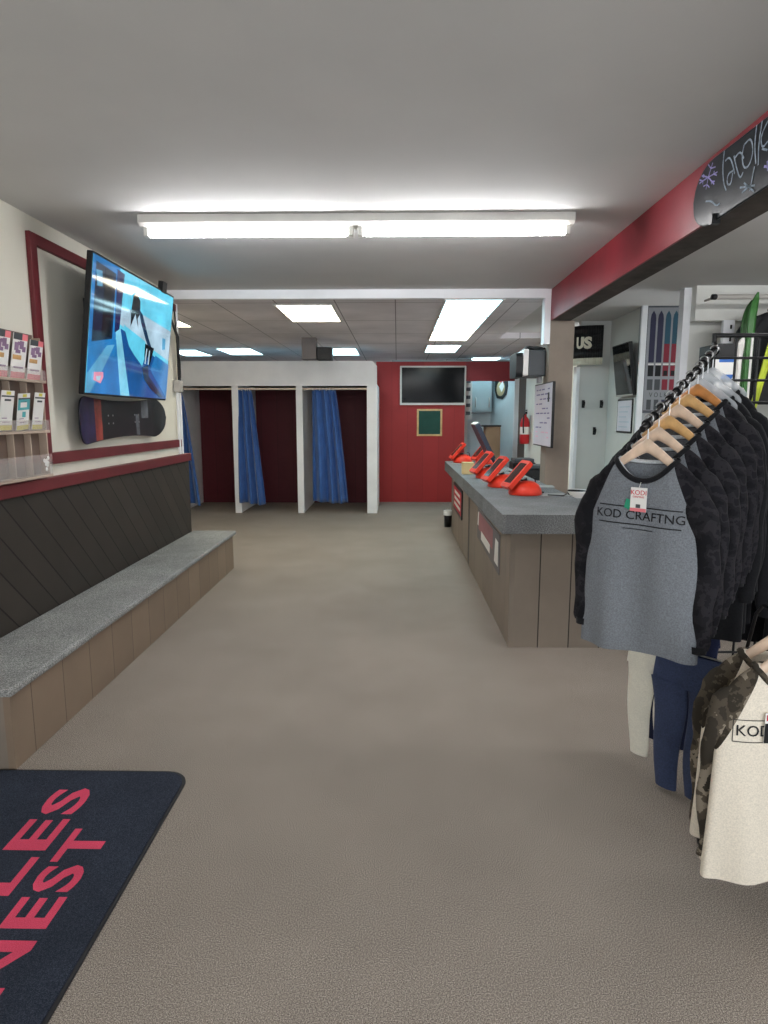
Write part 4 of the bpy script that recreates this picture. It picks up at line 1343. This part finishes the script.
def make_shirt(name, label, cat, group, mats, ph=0., length=1.0, logo=None, tagfn=None, inn=0.):
    """a long-sleeved raglan shirt hanging from the point (0,0,0); front faces -Y"""
    t = thing(name, (0, 0, 0), label, cat, group)
    n = 56
    dl = [0, .006, .012, .02, .03, .04, .05, .06, .068, .084, .10, .125, .15, .18, .21, .245, .28, .32, .36, .40, .44, .48, .52, .56, .60, .635, .67, .70, .72]
    m = MB(); vs, fs = [], []
    for d in dl:
        hw, ht = shlerp(d)
        for j in range(n):
            a = 2 * PI * j / n
            ca, sa = math.cos(a), math.sin(a)
            x = hw * math.copysign(abs(ca) ** .8, ca)
            q = min(1, abs(x / hw))
            yb = ht * (1 - q ** 2.5) ** .4
            y = (yb if sa > 0 else -yb) + fold(x, d, ph) * (1 - q ** 4)
            sc = (.085 if sa < 0 else .012) * math.exp(-d / .10) * max(0, 1 - (x / .124) ** 2)
            z = ZO - d * (length if d > .3 else 1) - sc
            if d > .3: z = ZO - .3 - (d - .3) * length - sc
            if d > .6: z += .012 * math.sin(9 * x + ph) * (d - .6) / .12
            vs.append((x, y, z))
    for i in range(len(dl) - 1):
        for j in range(n):
            j2 = (j + 1) % n
            fs.append((i * n + j, (i + 1) * n + j, (i + 1) * n + j2, i * n + j2))
    m.add(vs, fs, 0, True)
    if logo: logo(m, ph)
    body = m.build('shirt_body', mats['body'], t)
    # neckband follows the neck edge
    nk = [V(v) for v in vs[:n]]
    MB().tube([p + V((0, 0, .004)) for p in nk] + [nk[0] + V((0, 0, .004))], .011, 8, caps=False).build('neckband', mats['band'], t)
    MB().tube([V((p.x * .93, p.y * .6, p.z + .003)) for p in nk] + [V((nk[0].x * .93, nk[0].y * .6, nk[0].z + .003))], .008, 8, caps=False).build('inner_neck_tape', mats['tape'], t)
    for s_ in (-1, 1):
        P = [(s_ * .165, 0, ZO - .085), (s_ * .205, 0, ZO - .125), (s_ * .236, .0, ZO - .19), (s_ * .252, .002, ZO - .27), (s_ * .258, .004, ZO - .36), (s_ * .262, .006, ZO - .46), (s_ * .26, .006, ZO - .56), (s_ * .257, .004, ZO - .65), (s_ * .255, .004, ZO - .69)]
        P = [(x * .93, y, z) for x, y, z in P]
        P = [(x - s_ * inn * max(0, min(1, (ZO - z - .12) / .2)), y + .9 * inn * max(0, min(1, (ZO - z - .12) / .2)), z) for x, y, z in P]
        R = [.040, .052, .056, .054, .050, .046, .042, .038, .038]
        mm = MB()
        k = 14; vv_, ff = [], []
        P2, R2 = [], []
        for i in range(len(P) - 1):
            for f in (0, .33, .66):
                P2.append(V(P[i]) * (1 - f) + V(P[i + 1]) * f); R2.append(R[i] * (1 - f) + R[i + 1] * f)
        P2.append(V(P[-1])); R2.append(R[-1])
        for i, p in enumerate(P2):
            tt = (P2[min(i + 1, len(P2) - 1)] - P2[max(0, i - 1)]).normalized()
            sd = V((tt.z, 0, -tt.x)) * -1
            for j in range(k):
                a = 2 * PI * j / k
                w = R2[i] * (1 + .10 * math.sin(i * .9 + ph + a * 2 + s_))
                vv_.append(p + sd * (math.cos(a) * w) + V((0, 1, 0)) * (math.sin(a) * w * .55 + .008 * math.sin(i * .55 + ph + s_)))
        for i in range(len(P2) - 1):
            for j in range(k):
                j2 = (j + 1) % k
                ff.append((i * k + j, i * k + j2, (i + 1) * k + j2, (i + 1) * k + j))
        mm.add(vv_, ff, 0, True)
        slv = mm.build('sleeve', mats['sleeve'], t)
        MB().tube([P2[-1] + V((0, 0, .012)), P2[-1] - V((0, 0, .016))], [R2[-1] * .82, R2[-1] * .78], 12, caps=False).build('cuff', mats['cuff'], slv)
    if tagfn: tagfn(t, ph)
    return t


def conform(ph, x0, z0, lift=.0025):
    def f(p):
        x, z = x0 + p.x, z0 + p.y
        return V((x, yfront(x, z, ph) - lift - p.z, z))
    return f


def strip(m, x0, x1, z0, z1, h, mat, ph, n=24, lift=.0028):
    vs, fs = [], []
    for i in range(n + 1):
        x = x0 + (x1 - x0) * i / n; z = z0 + (z1 - z0) * i / n
        for s_ in (-h, h):
            vs.append((x, yfront(x, z + s_, ph) - lift, z + s_))
    for i in range(n):
        fs.append((2 * i, 2 * i + 2, 2 * i + 3, 2 * i + 1))
    m.add(vs, fs, mat)


def grey_logo(m, ph):
    z = ZO - .215
    m.text('KOD CRAFTNG', .048, None, 1, .0006, 'CENTER', conform(ph, .0, z), 1.05)
    strip(m, -.165, .165, z + .034, z + .034, .0022, 1, ph); strip(m, -.165, .165, z - .034, z - .034, .0022, 1, ph)
    strip(m, -.06, .06, z - .052, z - .052, .0016, 1, ph)


def swing_tag(t, ph, x, z, w, h, cols):
    """hang tag on a thread: cols = [(z0, z1, mat)] bands from the bottom, 0..1"""
    y = yfront(x, z, ph) - .014
    tg = MB().box((x - w, y - .0012, z - h), (x + w, y + .0012, z + h))
    for a, b, k in cols:
        tg.add([(x - w, y - .0018, z - h + 2 * h * a), (x + w, y - .0018, z - h + 2 * h * a), (x + w, y - .0018, z - h + 2 * h * b), (x - w, y - .0018, z - h + 2 * h * b)], [(0, 1, 2, 3)], k)
    return tg, y


def grey_tag(t, ph):
    x, z = .0, ZO - .150
    tg, y = swing_tag(t, ph, x, z, .032, .046, [(0, .14, 1)])
    tg.text('KODI', .026, FRONT((x, y - .002, z + .026)), 2, .0004)
    tg.text('CRAFTNG', .010, FRONT((x, y - .002, z + .010)), 2, .0004)
    tg.add([(x - .009, y - .002, z - .032), (x + .009, y - .002, z - .032), (x + .009, y - .002, z - .018), (x - .009, y - .002, z - .018)], [(0, 1, 2, 3)], 3)
    o = tg.build('hang_tag', ['card', 'pink', 'red_print', 'dgrey'], t)
    MB().tube([(x, y, z + .046), (x + .004, y + .004, z + .066)], .001, 5).build('tag_thread', 'card', t)
    x2 = x - .04
    MB().prism([(x2 - .018, z - .035), (x2 + .008, z - .045), (x2 + .012, z - .005), (x2 - .01, z + .0)], 0, .002, X=FRONT((0, y + .004, 0))).build('green_tag', 'green_tag', t)


def hanger(name, wood, hookmat, label, group):
    t = thing(name, (0, 0, 0), label, 'hanger', group)

    def fn(a, b):
        s_ = -1 + 2 * b; q = 2 * PI * a
        x = .150 * s_; zc = -.106 - .128 * abs(s_ * .765) ** 1.12 + .004 * math.cos(PI * s_)
        h = .023 * (1 - .45 * abs(s_)) + .004; dd = .006 + .010 * (1 - abs(s_))
        if abs(s_) > .97: h *= .6; dd *= .6
        return (x, -.004 * s_ * s_ + dd * math.cos(q), zc + h * math.sin(q))
    m = MB().grid(12, 36, fn, closed=True)
    m.add([fn(k / 12, 0) for k in range(12)], [tuple(range(12))], 0); m.add([fn(k / 12, 1) for k in range(12)], [tuple(range(11, -1, -1))], 0)
    m.build('shoulder_bar', wood, t)
    hk = [V((0, 0, -.092)), V((0, 0, -.032))] + [V((.017 * math.sin(a), 0, -.017 * math.cos(a))) for a in [.25 + k * 4.2 / 12 for k in range(13)]]
    MB().tube(hk, .0026, 8).build('hook', hookmat, t)
    return t


def place(o, p, rz, sc=1.):
    o.location = p; o.rotation_euler = (0, 0, rz); o.scale = (sc, sc, sc)


RZ = -math.radians(47)
gm = dict(body=['grey_raglan', 'ink_black'], band='black_knit', tape='grey_knit', sleeve='black_camo', cuff='black_knit')
front_shirt = make_shirt('raglan_shirt', 'foremost grey raglan shirt with black camouflage sleeves and a white hang tag', 'shirt', 'grey raglan shirts on the sloping arm', gm, .4, 1.09, grey_logo, grey_tag)
second = make_shirt('raglan_shirt', '', 'shirt', 'grey raglan shirts on the sloping arm', gm, 2.1, 1.06)
bm_ = dict(body=['black_knit'], band='black_knit', tape='black_knit', sleeve='black_knit', cuff='black_knit')
third = make_shirt('black_shirt', '', 'shirt', 'black long-sleeved shirts on the rack', bm_, 3.3, 1.3)
hp = {k: hanger('wooden_hanger', k, 'steel', '', 'wooden hangers on the sloping arm') for k in ('wood_lt', 'wood_md', 'wood_dk')}
ch = hanger('plastic_hanger', 'clear_hanger', 'steel', '', 'clear hangers on the sloping arm')
order = ['wood_lt', 'wood_lt', 'wood_md', 'wood_lt', 'wood_md', 'wood_dk']
words = ['nearest', 'second', 'third', 'fourth', 'fifth', 'sixth', 'seventh', 'eighth', 'ninth']
tone = {'wood_lt': 'pale', 'wood_md': 'honey-coloured', 'wood_dk': 'amber'}
used = set()
N_ = 9
for k in range(N_):
    f = k / (N_ - 1)
    p = NEAR + (FAR - NEAR) * (.02 + .14 * k if k < 6 else .80 + .085 * (k - 6))
    p.z += .013
    rz = RZ + math.radians([0, -3, 2, -2, 3, -1, 2, -2, 1][k])
    if k < 6:
        w = order[k]
        o = hp[w] if w not in used else copy_tree(hp[w])
        used.add(w)
        o['label'] = '%s wooden hanger, %s along the sloping arm from its low end' % (tone[w], words[k]) if k else 'pale wooden hanger in the neck of the foremost grey shirt'
    else:
        o = ch if k == 6 else copy_tree(ch)
        o['label'] = 'clear plastic hanger, %s along the sloping arm from its low end' % words[k]
    place(o, p, rz)
    if k == 0: s_ = front_shirt
    elif k >= 6:
        s_ = third if k == 6 else copy_tree(third)
        s_['label'] = 'plain black long-sleeved shirt on a clear hanger, hung %s along the sloping arm' % words[k]
    else:
        s_ = second if k == 1 else copy_tree(second)
    if k < 6 and k: s_['label'] = 'grey raglan shirt with black sleeves, hung %s from the low end of the arm' % words[k]
    place(s_, p, rz)
    if k >= 6: s_.scale = (1, 1, 1.2)

for k, (x, y, z, lab) in enumerate(((1.83, 2.86, 1.90, 'plain black long-sleeved shirt hung on the front of the wire grid, rear one'), (1.85, 2.74, 1.89, 'plain black long-sleeved shirt hung on the front of the wire grid, front one'))):
    o = copy_tree(third); o['label'] = lab; place(o, V((x, y, z)), math.radians(-6 + 8 * k)); o.scale = (1, 1, 1.28)
    o = copy_tree(ch); o['label'] = lab.replace('plain black long-sleeved shirt hung', 'clear plastic hanger holding a black shirt'); o['group'] = 'clear hangers on the wire grid'
    place(o, V((x, y, z)), math.radians(-6 + 8 * k))
# leggings on the lower arm
def leggings(mat, label, ph):
    t = thing('leggings', (0, 0, 0), label, 'leggings', 'leggings on the lower arm')
    MB().tube([(-.115, 0, -.03), (.115, 0, -.03)], .004, 8).build('clip_hanger', 'steel', t)
    MB().tube([(0, 0, -.03), (0, 0, .0), (.012, 0, .014), (.0, 0, .026), (-.012, 0, .014)], .0025, 8).build('hook', 'steel', t)

    def wf(a, b):
        q = 2 * PI * a
        return (.125 * math.cos(q) * (1 + .12 * b), .016 * math.sin(q), -.035 - .14 * b)
    MB().grid(28, 6, wf, closed=True).build('waist_panel', mat, t)
    for s_ in (-1, 1):
        def lf(a, b, s_=s_):
            q = 2 * PI * a
            w = .072 - .030 * b
            return (s_ * (.070 - .012 * b) + w * math.cos(q) + .006 * math.sin(7 * b + ph), .017 * math.sin(q) + .006 * math.sin(5 * b + ph + s_), -.16 - .44 * b)
        MB().grid(18, 16, lf, closed=True).build('trouser_leg', mat, t)
    return t


for k, (mat, lab) in enumerate((('slate_knit', 'slate blue leggings, longest of those under the grey shirts'), ('white_knit', 'off-white leggings hanging under the grey shirts'), ('navy_knit', 'navy leggings hanging behind the off-white pair'), ('navy_knit', 'dark navy leggings at the back of the lower arm'))):
    o = leggings(mat, lab, k * 1.3)
    f = (.0, .10, .40, .80)[k]
    place(o, lowb + (lowa - lowb) * f + V((.03, 0, -.012)) + (wd * .16 if k == 0 else V((0, 0, 0))), RZ - math.radians(2), 1.12 if k == 0 else 1)

# cream shirts on a low T-stand, front right
t = thing('garment_stand', (1.24, 2.26, 0), 'low black stand carrying the cream shirts at front right', 'stand')
AX = 1.26
MB().prism(rrect(-.08, -.10, .16, .10, .03, 4), 0, .012, X=Matrix.Translation((AX, 2.24, .001))).build('stand_base', 'black_metal', t)
MB().tube([(AX, 2.24, .01), (AX, 2.24, .80)], .014, 10).build('stand_post', 'black_metal', t)
MB().tube([(AX, 2.24, .79), (AX, 2.19, .97), (AX, 2.15, 1.012), (AX, 1.95, 1.006)], .006, 10).build('stand_arm', 'black_metal', t)


def cream_logo(m, ph):
    z = ZO - .20
    m.text('KOD CRAFTNG', .050, None, 1, .0006, 'CENTER', conform(ph, -.01, z), .98)
    for a, b in ((z + .036, .0013), (z - .036, .0013)):
        strip(m, -.19, .17, a, a, b, 1, ph)
    for x in (-.19, .17):
        strip(m, x - .0013, x + .0013, z, z, .036, 1, ph, 1)
    m.text('CRAFT', .016, None, 1, .0006, 'CENTER', conform(ph, -.01, z - .062), 1.3)


def cream_tag(t, ph):
    x, z = -.045, ZO - .185
    tg, y = swing_tag(t, ph, x, z, .055, .05, [(0, .66, 1)])
    tg.text('KODI', .026, FRONT((x - .02, y - .0025, z + .034)), 2, .0004, bold=.001)
    tg.text('o o', .02, FRONT((x - .025, y - .0025, z - .012)), 0, .0004, bold=.002)
    tg.build('hang_tag', ['card', 'black', 'red_print'], t)


cm = dict(body=['cream_raglan', 'ink_black'], band='brown_camo', tape='cream_knit', sleeve='brown_camo', cuff='cream_knit')
c1 = make_shirt('raglan_shirt', 'cream raglan shirt with brown camouflage sleeves, foremost at front right', 'shirt', 'cream raglan shirts on the low stand', cm, 1.0, 1.0, cream_logo, cream_tag, .045)
place(c1, V((AX, 1.97, 1.02)), math.radians(2))
c2 = make_shirt('raglan_shirt', 'cream raglan shirt with camouflage shoulders, behind the foremost cream shirt', 'shirt', 'cream raglan shirts on the low stand', cm, 2.6, .92, None, None, .06)
place(c2, V((AX + .03, 2.10, 1.015)), math.radians(-4))
for k, (y, z, a) in enumerate(((1.97, 1.02, 2), (2.10, 1.015, -4))):
    o = copy_tree(hp['wood_lt'])
    o['label'] = ('pale wooden hanger inside the foremost cream shirt' if k == 0 else 'pale wooden hanger inside the rear cream shirt')
    o['group'] = 'wooden hangers on the low stand'
    place(o, V((AX + (.03 if k else 0), y, z)), math.radians(a))

# ------------------------------------------------------------------ WORLD, CAMERA, VIEW
w = bpy.data.worlds.new('sky'); S.world = w; w.use_nodes = True
bg = w.node_tree.nodes['Background']
bg.inputs['Color'].default_value = (.90, .95, 1.0, 1)
bg.inputs['Strength'].default_value = 1.5
pl = bpy.data.lights.new('shopfront_daylight', 'AREA'); pl.shape = 'RECTANGLE'; pl.size = 7.2; pl.size_y = 2.05
pl.cycles.is_portal = True
po = bpy.data.objects.new('shopfront_daylight', pl); COL.objects.link(po)
po.location = (1.4, -1.62, 1.475); po.rotation_euler = (PI / 2, 0, 0)

cam = bpy.data.cameras.new('camera'); co = bpy.data.objects.new('camera', cam); COL.objects.link(co)
co.location = CC
R = Matrix((RT, UP, -FW)).transposed()
co.rotation_euler = R.to_euler()
cam.sensor_fit = 'VERTICAL'; cam.sensor_height = 32.0; cam.lens = CF / 1024 * 32.0
cam.clip_start = .02
S.camera = co
S.view_settings.view_transform = 'Standard'
try: S.view_settings.look = 'None'
except Exception: pass
S.view_settings.gamma = 1.0
S.view_settings.use_curve_mapping = False
S.view_settings.exposure = 1.6
S.cycles.use_denoising = True
S.cycles.max_bounces = 8
S.cycles.diffuse_bounces = 5
S.cycles.transparent_max_bounces = 12
S.cycles.caustics_reflective = False
S.cycles.caustics_refractive = False
S.cycles.sample_clamp_indirect = 4.0
